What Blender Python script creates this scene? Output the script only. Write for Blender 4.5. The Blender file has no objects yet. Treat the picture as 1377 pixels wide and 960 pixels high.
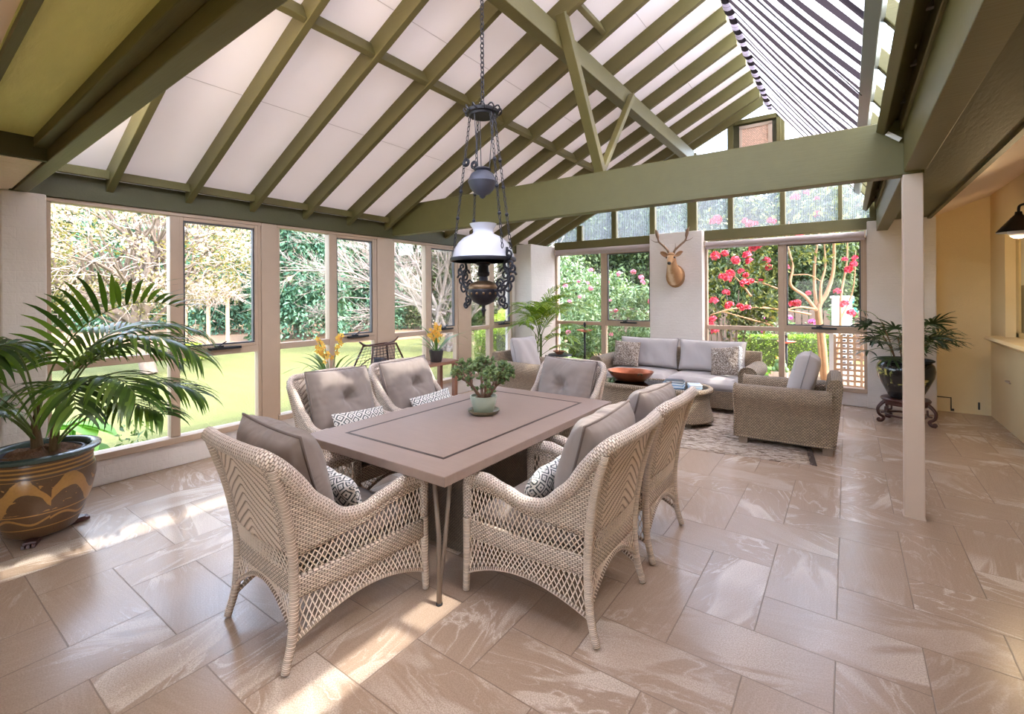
SKY, SUNE, EXPO, ROLLS, CEILT = .70, 1.4, 2.2, -1, .125
import bpy, math, random
import numpy as np
from mathutils import Vector, Matrix, Euler
random.seed(7); RNG = np.random.default_rng(11)
PI = math.pi
sc = bpy.context.scene
COL = sc.collection

# ---------------------------------------------------------------- materials
def s2l(c):
    return tuple(((x/255)/12.92 if x/255 <= .04045 else ((x/255+.055)/1.055)**2.4) for x in c)

class NT:
    """small helper around a node tree"""
    def __init__(s, name):
        s.mat = bpy.data.materials.new(name); s.mat.use_nodes = True
        s.t = s.mat.node_tree; s.t.nodes.clear()
        s.out = s.n('ShaderNodeOutputMaterial')
    def n(s, typ, **kw):
        nd = s.t.nodes.new(typ)
        for k, v in kw.items(): setattr(nd, k, v)
        return nd
    def put(s, inp, v):
        if v is None: return
        if hasattr(v, 'is_output') or hasattr(v, 'links'): s.t.links.new(v, inp)
        else:
            if isinstance(v, (tuple, list)) and len(v) == 3 and inp.type == 'RGBA': v = (*v, 1)
            inp.default_value = v
    def m(s, op, a, b=None, c=None):
        nd = s.n('ShaderNodeMath', operation=op)
        s.put(nd.inputs[0], a)
        if b is not None: s.put(nd.inputs[1], b)
        if c is not None: s.put(nd.inputs[2], c)
        return nd.outputs[0]
    def mix(s, f, a, b, mode='MIX'):
        nd = s.n('ShaderNodeMix', data_type='RGBA', blend_type=mode)
        s.put(nd.inputs[0], f); s.put(nd.inputs[6], a); s.put(nd.inputs[7], b)
        return nd.outputs[2]
    def ramp(s, f, stops):
        nd = s.n('ShaderNodeValToRGB'); cr = nd.color_ramp
        while len(cr.elements) < len(stops): cr.elements.new(.5)
        for e, (p, c) in zip(cr.elements, stops): e.position = p; e.color = (*c, 1) if len(c) == 3 else c
        s.put(nd.inputs[0], f); return nd.outputs[0]
    def noise(s, vec, scale=5, detail=3, rough=.5, dist=0):
        nd = s.n('ShaderNodeTexNoise'); s.put(nd.inputs['Vector'], vec)
        nd.inputs['Scale'].default_value = scale; nd.inputs['Detail'].default_value = detail
        nd.inputs['Roughness'].default_value = rough; nd.inputs['Distortion'].default_value = dist
        return nd.outputs[0]
    def obj(s): return s.n('ShaderNodeTexCoord').outputs['Object']
    def uv(s): return s.n('ShaderNodeTexCoord').outputs['UV']
    def pos(s): return s.n('ShaderNodeNewGeometry').outputs['Position']
    def xyz(s, v):
        nd = s.n('ShaderNodeSeparateXYZ'); s.put(nd.inputs[0], v); return nd.outputs
    def comb(s, x=0, y=0, z=0):
        nd = s.n('ShaderNodeCombineXYZ')
        for i, v in enumerate((x, y, z)): s.put(nd.inputs[i], v)
        return nd.outputs[0]
    def mapv(s, v, scale=(1, 1, 1), loc=(0, 0, 0), rot=(0, 0, 0)):
        nd = s.n('ShaderNodeMapping'); s.put(nd.inputs[0], v)
        nd.inputs['Scale'].default_value = scale; nd.inputs['Location'].default_value = loc; nd.inputs['Rotation'].default_value = rot
        return nd.outputs[0]
    def bump(s, h, dist=.002, strength=1):
        nd = s.n('ShaderNodeBump'); s.put(nd.inputs['Height'], h)
        nd.inputs['Distance'].default_value = dist; nd.inputs['Strength'].default_value = strength
        return nd.outputs[0]
    def bsdf(s, color, rough=.6, metal=0, normal=None, spec=.5, **kw):
        nd = s.n('ShaderNodeBsdfPrincipled')
        s.put(nd.inputs['Base Color'], color); s.put(nd.inputs['Roughness'], rough); s.put(nd.inputs['Metallic'], metal)
        nd.inputs['Specular IOR Level'].default_value = spec
        if normal is not None: s.put(nd.inputs['Normal'], normal)
        for k, v in kw.items(): s.put(nd.inputs[k], v)
        return nd.outputs[0]
    def end(s, sh):
        s.t.links.new(sh, s.out.inputs[0]); return s.mat

def m_plain(name, rgb, rough=.6, metal=0, nscale=0, namt=.12, bump=0, bscale=60, spec=.5, stretch=(1, 1, 1)):
    n = NT(name); c = s2l(rgb); p = n.mapv(n.obj(), stretch); col = c
    if nscale:
        f = n.noise(p, nscale, 4)
        col = n.mix(f, tuple(x*(1-namt) for x in c), tuple(min(1, x*(1+namt)) for x in c))
    nm = n.bump(n.noise(p, bscale, 4, .6), bump) if bump else None
    return n.end(n.bsdf(col, rough, metal, nm, spec))

def m_weave(name, light, dark, pu=.02, pv=.008, depth=.003, rot=0, vary=.15):
    n = NT(name); u, v, _ = n.xyz(n.mapv(n.uv(), rot=(0, 0, rot)))
    vr = n.m('DIVIDE', v, pv); row = n.m('FLOOR', vr)
    ua = n.m('ADD', n.m('DIVIDE', u, pu), n.m('MULTIPLY', n.m('MODULO', row, 2), .5))
    a = n.m('SINE', n.m('MULTIPLY', n.m('FRACT', ua), PI))
    b = n.m('SINE', n.m('MULTIPLY', n.m('FRACT', vr), PI))
    h = n.m('POWER', n.m('MULTIPLY', a, b), .6)
    wn = n.n('ShaderNodeTexWhiteNoise', noise_dimensions='2D'); n.put(wn.inputs[0], n.comb(n.m('FLOOR', ua), row))
    L = n.mix(wn.outputs[0], tuple(x*(1-vary) for x in s2l(light)), tuple(min(1, x*(1+vary)) for x in s2l(light)))
    col = n.mix(n.ramp(h, [(.2, (0, 0, 0)), (.62, (1, 1, 1))]), s2l(dark), L)
    return n.end(n.bsdf(col, .55, 0, n.bump(h, depth)))

def m_rib(name, light, dark, pitch=.036, rot=.6):
    """slanting woven ribs, as on the chair backs"""
    n = NT(name); u, v, _ = n.xyz(n.mapv(n.uv(), rot=(0, 0, rot)))
    f = n.m('FRACT', n.m('DIVIDE', v, pitch))
    big = n.m('SINE', n.m('MULTIPLY', f, PI))
    st = n.m('ABSOLUTE', n.m('SINE', n.m('MULTIPLY', u, PI/.012)))
    edge = n.m('MULTIPLY', n.m('GREATER_THAN', f, .62), n.m('SUBTRACT', 1, st))
    h = n.m('SUBTRACT', big, n.m('MULTIPLY', edge, .6))
    col = n.mix(n.ramp(h, [(.05, (0, 0, 0)), (.45, (1, 1, 1))]), s2l(dark), s2l(light))
    return n.end(n.bsdf(col, .55, 0, n.bump(h, .006)))

def m_fabric(name, rgb, rough=.9, fold=.026):
    n = NT(name); p = n.obj(); c = s2l(rgb)
    f = n.noise(p, 3.5, 3, .5); fine = n.noise(p, 350, 2)
    col = n.mix(f, tuple(x*.94 for x in c), tuple(min(1, x*1.06) for x in c))
    h = n.m('ADD', n.m('MULTIPLY', n.noise(n.mapv(p, (5, 5, 2.5)), 1, 2, .5, .8), fold), n.m('MULTIPLY', fine, .0006))
    return n.end(n.bsdf(col, rough, 0, n.bump(h, 1.0), .2, **{'Sheen Weight': .15}))

def m_leaf(name, cols, rough=.45, trans=.35):
    n = NT(name); g = n.n('ShaderNodeNewGeometry')
    k = len(cols)
    col = n.ramp(g.outputs['Random Per Island'], [(i/max(k-1, 1), s2l(c)) for i, c in enumerate(cols)])
    a = n.bsdf(col, rough, 0, None, .35)
    tr = n.n('ShaderNodeBsdfTranslucent'); n.put(tr.inputs[0], n.mix(1.0, col, (1.0, 1.0, .45), 'MULTIPLY'))
    mx = n.n('ShaderNodeMixShader'); mx.inputs[0].default_value = trans
    n.t.links.new(a, mx.inputs[1]); n.t.links.new(tr.outputs[0], mx.inputs[2])
    return n.end(mx.outputs[0])

def m_glass(name, tint=(1, 1, 1), refl=.06):
    n = NT(name)
    t = n.n('ShaderNodeBsdfTransparent'); n.put(t.inputs[0], tint)
    g = n.n('ShaderNodeBsdfGlossy'); g.inputs['Roughness'].default_value = .03
    fr = n.n('ShaderNodeFresnel'); fr.inputs[0].default_value = 1.4
    mx = n.n('ShaderNodeMixShader'); n.put(mx.inputs[0], n.m('MULTIPLY', fr.outputs[0], refl/.06*.55))
    n.t.links.new(t.outputs[0], mx.inputs[1]); n.t.links.new(g.outputs[0], mx.inputs[2])
    return n.end(mx.outputs[0])

M = {}
def setup_materials():
    # painted timber: fine brushed grain
    def paint(name, rgb, rough=.5, gs=(3, 3, 40)):
        n = NT(name); c = s2l(rgb); p = n.pos()
        f = n.noise(n.mapv(p, (9, 9, 9)), 1, 5, .6)
        g = n.noise(n.mapv(p, (4, 60, 60)), 1, 4, .7)
        col = n.mix(f, tuple(x*.88 for x in c), tuple(min(1, x*1.1) for x in c))
        return n.end(n.bsdf(col, rough, 0, n.bump(g, .003, .6), .4))
    M['olive'] = paint('olive_paint', (97, 89, 50), .5)
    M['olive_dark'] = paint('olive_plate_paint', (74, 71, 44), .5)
    M['cream'] = m_plain('cream_frame_paint', (196, 174, 154), .45, nscale=8, namt=.05)
    M['frame'] = m_plain('cream_joinery_shade_copy', (174, 150, 128), .45, nscale=8, namt=.05)  # cream paint darkened for the dimmer light on window frames and posts
    M['ceiling'] = m_plain('white_ceiling_board', (246, 241, 240), .7, nscale=1.5, namt=.03, bump=.002, bscale=3)
    n = NT('white_roof_lining'); p = n.pos(); f = n.noise(p, 1.5, 3)
    df = n.bsdf(n.mix(f, s2l((240, 235, 233)), s2l((247, 243, 242))), .7, 0, n.bump(n.noise(p, 3, 3), .002), .3)
    tl = n.n('ShaderNodeBsdfTranslucent'); n.put(tl.inputs[0], s2l((246, 238, 234)))
    mx = n.n('ShaderNodeMixShader'); mx.inputs[0].default_value = CEILT; n.t.links.new(df, mx.inputs[1]); n.t.links.new(tl.outputs[0], mx.inputs[2])  # translucency added so daylight through the lining brightens the ceiling
    M['lining'] = n.end(mx.outputs[0])
    M['ceiling_cream'] = m_plain('cream_ceiling_board', (244, 222, 200), .6, nscale=2, namt=.03)
    n = NT('bagged_brick_white'); p = n.pos()
    x, y, z = n.xyz(p)
    br = n.n('ShaderNodeTexBrick'); n.put(br.inputs['Vector'], n.comb(n.m('ADD', x, y), z, 0))
    for k, v in (('Scale', 1), ('Mortar Size', .008), ('Mortar Smooth', 1), ('Brick Width', .24), ('Row Height', .085)): br.inputs[k].default_value = v
    h = n.m('ADD', n.m('MULTIPLY', br.outputs['Fac'], -.14), n.m('MULTIPLY', n.noise(p, 22, 5, .6), 1.0))
    f = n.noise(p, 2.5, 4)
    col = n.mix(f, s2l((206, 196, 188)), s2l((222, 213, 206)))
    M['brick'] = n.end(n.bsdf(col, .8, 0, n.bump(h, .006), .3))
    n = NT('rough_render_cream'); p = n.pos()
    col = n.mix(n.noise(p, 2, 4), s2l((226, 202, 156)), s2l((234, 214, 172)))
    M['render'] = n.end(n.bsdf(col, .85, 0, n.bump(n.noise(p, 70, 5, .7), .006), .2))
    # herringbone sandstone floor tiles
    n = NT('herringbone_stone_tiles'); x, y, _ = n.xyz(n.pos()); W = .329
    xs = n.m('DIVIDE', n.m('ADD', x, 3.67+32*W), W); ys = n.m('DIVIDE', n.m('ADD', y, -.915+32*W), W)
    i = n.m('FLOOR', xs); j = n.m('FLOOR', ys); fx = n.m('SUBTRACT', xs, i); fy = n.m('SUBTRACT', ys, j)
    k = n.m('MODULO', n.m('ADD', n.m('SUBTRACT', i, j), 403), 4)
    vert = n.m('GREATER_THAN', k, 1.5); hor = n.m('SUBTRACT', 1, vert)
    lu = n.m('ADD', n.m('MULTIPLY', hor, n.m('ADD', fx, k)), n.m('MULTIPLY', vert, n.m('ADD', fy, n.m('SUBTRACT', 3, k))))
    lv = n.m('ADD', n.m('MULTIPLY', hor, fy), n.m('MULTIPLY', vert, fx))
    ti = n.m('SUBTRACT', i, n.m('MULTIPLY', hor, k)); tj = n.m('SUBTRACT', j, n.m('MULTIPLY', vert, n.m('SUBTRACT', 3, k)))
    d = n.m('MINIMUM', n.m('MINIMUM', lu, n.m('SUBTRACT', 2, lu)), n.m('MINIMUM', lv, n.m('SUBTRACT', 1, lv)))
    g = n.n('ShaderNodeMapRange'); n.put(g.inputs[0], d)
    for q, v in ((1, .004), (2, .011)): g.inputs[q].default_value = v
    grout = g.outputs[0]
    wn = n.n('ShaderNodeTexWhiteNoise', noise_dimensions='2D'); n.put(wn.inputs[0], n.comb(ti, tj))
    rx, ry, rz = n.xyz(wn.outputs[1])
    vv = n.comb(n.m('ADD', n.m('MULTIPLY', lu, .55), n.m('MULTIPLY', rx, 60)), n.m('ADD', n.m('MULTIPLY', n.m('SUBTRACT', lv, n.m('MULTIPLY', lu, n.m('SUBTRACT', rz, .5))), 1.5), n.m('MULTIPLY', ry, 60)), n.m('MULTIPLY', rz, 30))
    w1 = n.noise(vv, .9, 4, .55, 1.2)
    # a vein is where the warped noise crosses a level; broad pale drifts beside it
    c1 = n.m('ABSOLUTE', n.m('SUBTRACT', w1, .56)); c2 = n.m('ABSOLUTE', n.m('SUBTRACT', w1, .43))
    thin = n.ramp(c1, [(.0, (1, 1, 1)), (.014, (.45, .45, .45)), (.035, (0, 0, 0))])
    thin2 = n.ramp(c2, [(.0, (.6, .6, .6)), (.010, (0, 0, 0))])
    drift = n.ramp(n.noise(vv, .55, 3, .5, .9), [(.54, (0, 0, 0)), (.58, (.95, .95, .95)), (.72, (.3, .3, .3))])
    amount = n.ramp(n.noise(n.comb(n.m('MULTIPLY', rx, 40), n.m('MULTIPLY', ry, 40), lu), .5, 1), [(.40, (.05, .05, .05)), (.60, (.85, .85, .85))])
    lines = n.noise(n.mapv(vv, (.6, 9, 1)), 2.2, 5, .68, .25)
    base = n.mix(lines, s2l((166, 142, 123)), s2l((196, 172, 151)))
    base = n.mix(n.m('MULTIPLY', n.m('SUBTRACT', rz, .5), .25), base, s2l((136, 112, 94)))
    base = n.mix(n.m('MULTIPLY', n.m('MAXIMUM', thin, n.m('MAXIMUM', thin2, drift)), amount), base, s2l((232, 217, 202)))
    grain = n.noise(n.pos(), 160, 2)
    base = n.mix(n.ramp(grain, [(.40, (0, 0, 0)), (.62, (.5, .5, .5))]), base, s2l((150, 126, 108)))
    col = n.mix(grout, s2l((150, 130, 114)), base)
    rough = .24
    M['floor'] = n.end(n.bsdf(col, rough, 0, n.bump(grout, .0015), .45))
    # wicker
    LW, DW = (222, 203, 186), (92, 71, 58)
    M['wicker'] = m_weave('cream_wicker_weave', LW, DW, .026, .0098, .004)
    M['wicker_rail'] = m_weave('cream_wicker_wrap', (228, 212, 199), (134, 112, 97), .022, .009, .003)
    M['wicker_pole'] = m_weave('cream_wicker_pole', (216, 197, 180), (122, 101, 86), .4, .008, .002)
    M['wicker_rib'] = m_rib('cream_wicker_ribs', LW, (136, 114, 95))
    M['strand'] = m_plain('cream_wicker_strand', (220, 201, 183), .5)
    M['rattan'] = m_weave('brown_rattan_weave', (164, 140, 114), (54, 41, 30), .027, .015, .007)
    M['rattan_roll'] = m_weave('brown_rattan_roll', (164, 141, 116), (68, 54, 42), .022, .026, .005)
    M['foot'] = m_plain('brown_timber_foot', (118, 98, 80), .6, nscale=12)
    # upholstery
    M['mauve'] = m_fabric('taupe_cushion_cloth', (140, 127, 120))
    M['mauve_dark'] = m_fabric('taupe_cushion_piping', (112, 98, 92), fold=.001)
    M['sofa_cloth'] = m_fabric('grey_sofa_cloth', (176, 167, 164), fold=.012)
    M['sofa_pipe'] = m_fabric('grey_sofa_piping', (150, 142, 140), fold=.002)
    n = NT('grey_diamond_print'); u, v, _ = n.xyz(n.uv()); T = .084
    a = n.m('SUBTRACT', n.m('ABSOLUTE', n.m('SUBTRACT', n.m('FRACT', n.m('DIVIDE', u, T)), .5)), 0)
    b = n.m('ABSOLUTE', n.m('SUBTRACT', n.m('FRACT', n.m('DIVIDE', v, T)), .5))
    dd = n.m('ADD', a, b)
    ring = n.m('LESS_THAN', n.m('FRACT', n.m('ADD', n.m('MULTIPLY', dd, 3.0), .15)), .40)
    M['print'] = n.end(n.bsdf(n.mix(ring, s2l((226, 222, 216)), s2l((78, 84, 86))), .9, 0, n.bump(n.noise(n.obj(), 9, 2), .008), .2))
    n = NT('taupe_speckled_pile'); p = n.obj(); f = n.noise(p, 60, 4, .7); 
    col = n.ramp(f, [(.36, s2l((84, 70, 60))), (.5, s2l((140, 124, 112))), (.64, s2l((206, 196, 186)))])
    M['pile'] = n.end(n.bsdf(col, .95, 0, n.bump(f, .006), .1))
    # table
    n = NT('sandstone_table_top'); p = n.obj(); f = n.noise(p, 9, 6, .65); g = n.noise(n.mapv(p, (2, 30, 2)), 2, 3)
    col = n.mix(n.m('ADD', n.m('MULTIPLY', f, .7), n.m('MULTIPLY', g, .3)), s2l((130, 108, 97)), s2l((164, 143, 132)))
    M['table'] = n.end(n.bsdf(col, n.m('ADD', .33, n.m('MULTIPLY', f, .2)), 0, n.bump(f, .001), .4))
    M['inlay'] = m_plain('dark_brown_inlay', (62, 44, 38), .5)
    M['bronze'] = m_plain('dark_bronze_metal', (92, 80, 72), .45, .5)
    M['taupe_metal'] = m_plain('taupe_coated_metal', (134, 118, 106), .5, .2)
    M['woven_dark'] = m_weave('brown_base_weave', (120, 100, 82), (48, 38, 30), .02, .01, .003)
    M['iron'] = m_plain('aged_black_iron', (52, 50, 56), .5, .6, nscale=25, namt=.4)
    M['zinc'] = m_plain('dark_zinc', (78, 78, 88), .5, .5, nscale=12, namt=.25)
    M['brass'] = m_plain('aged_brass', (118, 92, 66), .4, .7, nscale=20, namt=.3)
    n = NT('white_opal_glass')
    M['opal'] = n.end(n.bsdf(s2l((198, 196, 202)), .12, 0, None, .5, **{'Subsurface Weight': .15, 'Subsurface Radius': (.05, .05, .05)}))
    M['black'] = m_plain('black_metal', (28, 28, 32), .4, .2)
    M['seal'] = m_plain('dark_window_seal', (70, 68, 72), .5)
    M['alu'] = m_plain('brushed_aluminium', (132, 136, 134), .35, .7)
    M['white'] = m_plain('white_enamel', (236, 234, 232), .4)
    M['glass'] = m_glass('window_glass'); M['roof_glass'] = m_glass('roof_glass', (.93, .97, .97))
    M['table_glass'] = m_glass('table_glass', (.85, .93, .9), .12)
    M['dark_glass'] = m_plain('dark_room_glass', (40, 36, 32), .1)  # opaque dark colour stands in for the unlit room behind
    n = NT('ribbed_translucent_sheet'); x, y, z = n.xyz(n.pos())
    rib = n.m('SINE', n.m('MULTIPLY', n.m('ADD', x, y), 2*PI/.022))
    nb = n.bump(rib, .003)
    tl = n.n('ShaderNodeBsdfTranslucent'); n.put(tl.inputs[0], (.62, .66, .72))
    df = n.bsdf((.55, .58, .62), .25, 0, nb)
    tp = n.n('ShaderNodeBsdfTransparent'); n.put(tp.inputs[0], (.74, .77, .80))
    m1 = n.n('ShaderNodeMixShader'); m1.inputs[0].default_value = .35; n.t.links.new(tl.outputs[0], m1.inputs[1]); n.t.links.new(df, m1.inputs[2])
    m2 = n.n('ShaderNodeMixShader'); n.put(m2.inputs[0], n.m('ADD', .74, n.m('MULTIPLY', rib, .12))); n.t.links.new(m1.outputs[0], m2.inputs[1]); n.t.links.new(tp.outputs[0], m2.inputs[2])
    M['poly'] = n.end(m2.outputs[0])
    # awning: woven stripes, light shines through the pale ones
    n = NT('striped_awning_cloth'); x, y, z = n.xyz(n.pos())
    f = n.m('FRACT', n.m('DIVIDE', y, .225)); dark = n.m('LESS_THAN', f, .49)
    thin = n.m('MULTIPLY', n.m('GREATER_THAN', f, .70), n.m('LESS_THAN', f, .74))
    dk = n.m('MAXIMUM', dark, n.m('MULTIPLY', thin, .5))
    tl = n.n('ShaderNodeBsdfTranslucent'); n.put(tl.inputs[0], n.mix(dk, (.74, .70, .80), (.018, .014, .018)))
    df = n.bsdf(n.mix(dk, s2l((236, 232, 242)), s2l((74, 68, 76))), .8, 0, None, .2)
    mx = n.n('ShaderNodeMixShader'); mx.inputs[0].default_value = .5; n.t.links.new(tl.outputs[0], mx.inputs[1]); n.t.links.new(df, mx.inputs[2])
    M['awning'] = n.end(mx.outputs[0])
    M['blind'] = m_plain('mauve_blind_cloth', (178, 164, 162), .8)
    # pots
    n = NT('brown_dragon_glaze'); u, v, _ = n.xyz(n.uv())     # u: metres round, v: metres up
    p = n.comb(u, v, 0)
    c0, c1 = s2l((98, 72, 50)), s2l((180, 134, 74))
    wob = n.m('MULTIPLY', n.m('SUBTRACT', n.noise(n.mapv(p, (10, 10, 1)), 1, 2), .5), .05)
    mid = n.m('ADD', .335, n.m('ADD', n.m('MULTIPLY', n.m('SINE', n.m('MULTIPLY', u, 2*PI/.40)), .085), wob))
    body = n.m('LESS_THAN', n.m('ABSOLUTE', n.m('SUBTRACT', v, mid)), n.m('ADD', .036, n.m('MULTIPLY', n.m('SINE', n.m('MULTIPLY', u, 9)), .014)))
    mid2 = n.m('ADD', .17, n.m('MULTIPLY', n.m('SINE', n.m('MULTIPLY', u, 2*PI/.3)), .022))
    wave = n.m('LESS_THAN', n.m('ABSOLUTE', n.m('SUBTRACT', v, mid2)), .008)
    cl = n.m('MULTIPLY', n.m('GREATER_THAN', n.noise(n.mapv(p, (9, 16, 1), (3, 1, 0)), 1, 3, .5, 1.5), .64), n.m('MULTIPLY', n.m('GREATER_THAN', v, .23), n.m('LESS_THAN', v, .44)))
    lines = n.m('MULTIPLY', n.m('LESS_THAN', n.m('FRACT', n.m('DIVIDE', v, .028)), .4), n.m('GREATER_THAN', v, .455))
    l2 = n.m('LESS_THAN', n.m('ABSOLUTE', n.m('SUBTRACT', v, .215)), .004); l3 = n.m('LESS_THAN', n.m('ABSOLUTE', n.m('SUBTRACT', v, .115)), .004)
    f = n.m('MAXIMUM', n.m('MAXIMUM', body, wave), n.m('MAXIMUM', n.m('MAXIMUM', l2, l3), n.m('MAXIMUM', cl, lines)))
    scal = n.noise(n.mapv(p, (60, 60, 1)), 1, 2)
    col = n.mix(f, n.mix(scal, tuple(a*.8 for a in c0), c0), n.mix(scal, tuple(a*.75 for a in c1), c1))
    M['dragon'] = n.end(n.bsdf(col, .28, 0, n.bump(n.m('ADD', f, n.m('MULTIPLY', scal, .3)), .004), .5))
    n = NT('black_lacquer_floral'); p = n.obj()
    f = n.noise(p, 7, 3, .5, 1.2)
    col = n.ramp(f, [(.0, s2l((26, 26, 26))), (.60, s2l((34, 32, 30))), (.64, s2l((120, 124, 70))), (.69, s2l((196, 180, 110))), (.74, s2l((110, 56, 40)))])
    M['lacquer'] = n.end(n.bsdf(col, .15, 0, None, .6))
    M['rosewood'] = m_plain('dark_rosewood', (74, 42, 36), .3, nscale=20, namt=.3)
    M['teal_rim'] = m_plain('teal_glazed_rim', (70, 84, 80), .22)
    M['celadon'] = m_plain('pale_green_glaze', (164, 174, 156), .35, nscale=10, namt=.08)
    M['olive_glaze'] = m_plain('olive_glaze', (116, 106, 80), .3)
    M['soil'] = m_plain('brown_coir', (128, 92, 66), .95, nscale=60, namt=.5, bump=.01, bscale=80)
    M['terracotta'] = m_plain('terracotta', (160, 104, 78), .7, nscale=10)
    M['bench_wood'] = m_plain('brown_bench_timber', (128, 86, 64), .6, nscale=14, namt=.2)
    M['copper'] = m_plain('hammered_copper', (172, 100, 70), .32, .75, nscale=14, namt=.3, bump=.002, bscale=60)
    M['pot_dark'] = m_plain('dark_plastic_pot', (58, 52, 50), .5)
    M['bark_palm'] = m_plain('palm_fibre_bark', (104, 82, 56), .9, nscale=18, namt=.5, bump=.008, bscale=30, stretch=(3, 3, .6))
    M['petiole'] = m_plain('green_leaf_stalk', (98, 112, 54), .5)
    M['palm_leaf'] = m_leaf('kentia_leaf', [(46, 70, 30), (80, 110, 42), (112, 140, 56)], .3, .45)
    M['areca_leaf'] = m_leaf('areca_leaf', [(84, 118, 36), (126, 156, 50), (160, 178, 66)], .4, .4)
    M['rhapis_leaf'] = m_leaf('rhapis_leaf', [(30, 46, 28), (46, 66, 40), (56, 76, 44)], .35, .25)
    M['jade_leaf'] = m_leaf('jade_leaf', [(84, 104, 62), (108, 128, 78), (130, 146, 92)], .3, .12)
    M['jade_stem'] = m_plain('jade_stem', (112, 84, 66), .8, nscale=30, namt=.3)
    M['strap_leaf'] = m_leaf('orchid_strap_leaf', [(64, 92, 50), (88, 118, 62), (110, 136, 78)], .4, .3)
    M['yellow_petal'] = m_leaf('yellow_petal', [(222, 172, 60), (236, 196, 92), (226, 150, 70)], .5, .3)
    n = NT('fawn_hide'); p = n.obj(); x, y, z = n.xyz(p)
    side = n.m('ADD', n.m('MULTIPLY', n.m('ABSOLUTE', x), 6.5), n.m('MULTIPLY', n.noise(p, 12, 3), .5))
    col = n.ramp(side, [(.35, s2l((222, 200, 172))), (.62, s2l((178, 138, 100))), (1.0, s2l((150, 110, 76)))])
    M['hair'] = n.end(n.bsdf(col, .85, 0, n.bump(n.noise(p, 160, 3), .003), .2))
    M['hair_tan'] = m_plain('tan_hide', (160, 122, 88), .85, nscale=14, namt=.14, bump=.003, bscale=200)
    M['antler'] = m_plain('antler_bone', (120, 90, 66), .6, nscale=16, namt=.4, bump=.004, bscale=50)
    M['nose'] = m_plain('dark_nose', (36, 30, 30), .35)
    # rug
    n = NT('striped_rag_rug'); p = n.obj(); x, y, z = n.xyz(p)
    rowf = n.m('DIVIDE', y, .017); row = n.m('FLOOR', rowf)
    seg = n.m('FLOOR', n.m('ADD', n.m('DIVIDE', x, .05), n.m('MULTIPLY', row, .37)))
    wn = n.n('ShaderNodeTexWhiteNoise', noise_dimensions='2D'); n.put(wn.inputs[0], n.comb(seg, row))
    band = n.noise(n.comb(n.m('MULTIPLY', x, .8), n.m('MULTIPLY', y, 24), 0), 1, 2)
    t = n.m('ADD', n.m('MULTIPLY', wn.outputs[0], .5), n.m('MULTIPLY', band, .6))
    col = n.ramp(t, [(.20, s2l((70, 60, 56))), (.36, s2l((142, 122, 108))), (.52, s2l((186, 166, 148))), (.80, s2l((214, 200, 186)))])
    h = n.m('SINE', n.m('MULTIPLY', n.m('FRACT', rowf), PI))
    M['rug'] = n.end(n.bsdf(col, .95, 0, n.bump(h, .006), .1))
    # garden
    n = NT('mown_lawn'); p = n.pos(); f = n.noise(p, .6, 5, .6); g = n.noise(p, 30, 3, .7); st = n.noise(n.mapv(p, (.25, 3.2, 1)), 1, 3)
    col = n.mix(n.m('ADD', n.m('MULTIPLY', f, .35), n.m('ADD', n.m('MULTIPLY', g, .25), n.m('MULTIPLY', st, .4))), s2l((66, 74, 38)), s2l((112, 114, 74)))
    M['lawn'] = n.end(n.bsdf(col, .9, 0, n.bump(g, .03), .1))
    M['mulch'] = m_plain('leaf_litter_soil', (120, 96, 72), .95, nscale=8, namt=.3, bump=.03, bscale=10)
    M['paving'] = m_plain('garden_paving', (176, 164, 150), .8, nscale=6)
    M['bark'] = m_plain('grey_brown_bark', (110, 96, 84), .9, nscale=10, namt=.3, bump=.01, bscale=18)
    M['bark_pale'] = m_plain('silver_bark', (136, 124, 116), .8, nscale=8, namt=.2)
    M['bark_tan'] = m_plain('tan_smooth_bark', (158, 124, 90), .7, nscale=8, namt=.25)
    M['timber'] = m_plain('weathered_timber', (186, 156, 128), .8, nscale=14, namt=.2)
    M['fence'] = m_plain('dark_fence_timber', (104, 84, 72), .9, nscale=12, namt=.25)
    M['conifer'] = m_leaf('conifer_needles', [(46, 84, 68), (80, 120, 96), (112, 148, 118)], .7, .2)
    M['dark_tree'] = m_leaf('dark_evergreen_leaf', [(48, 62, 42), (70, 88, 54), (96, 112, 68)], .7, .2)
    M['blossom_leaf'] = m_leaf('bronze_spring_leaf', [(112, 100, 58), (132, 124, 74), (90, 94, 48)], .7, .35)
    M['blossom'] = m_leaf('cream_blossom_petal', [(168, 152, 138), (190, 174, 164), (158, 142, 122)], .7, .35)
    M['rhodo_leaf'] = m_leaf('rhododendron_leaf', [(66, 92, 62), (104, 132, 94), (150, 170, 136)], .5, .25)
    M['camellia_leaf'] = m_leaf('camellia_leaf', [(40, 58, 30), (66, 84, 42), (150, 154, 84), (92, 108, 80), (54, 70, 36)], .35, .3)
    M['box_leaf'] = m_leaf('box_leaf', [(92, 126, 50), (128, 158, 66), (156, 180, 86)], .6, .3)
    M['yellow_leaf'] = m_leaf('lime_leaf', [(146, 170, 60), (176, 196, 78), (198, 208, 98)], .6, .35)
    M['hosta_leaf'] = m_leaf('broad_lush_leaf', [(92, 150, 50), (122, 176, 66), (150, 196, 86)], .4, .4)
    M['pink'] = m_leaf('pink_petal', [(196, 110, 144), (222, 150, 176), (206, 128, 160)], .6, .3)
    M['magenta'] = m_leaf('magenta_petal', [(186, 66, 140), (206, 96, 164), (224, 140, 190)], .6, .3)
    M['red'] = m_leaf('crimson_petal', [(176, 34, 62), (206, 62, 92), (226, 118, 140), (196, 44, 76)], .5, .3)
    M['teal_petal'] = m_leaf('blue_green_petal', [(60, 160, 176), (96, 186, 196), (120, 170, 150)], .6, .3)
    M['twig'] = m_plain('pale_bare_twig', (148, 132, 122), .8)
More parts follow.
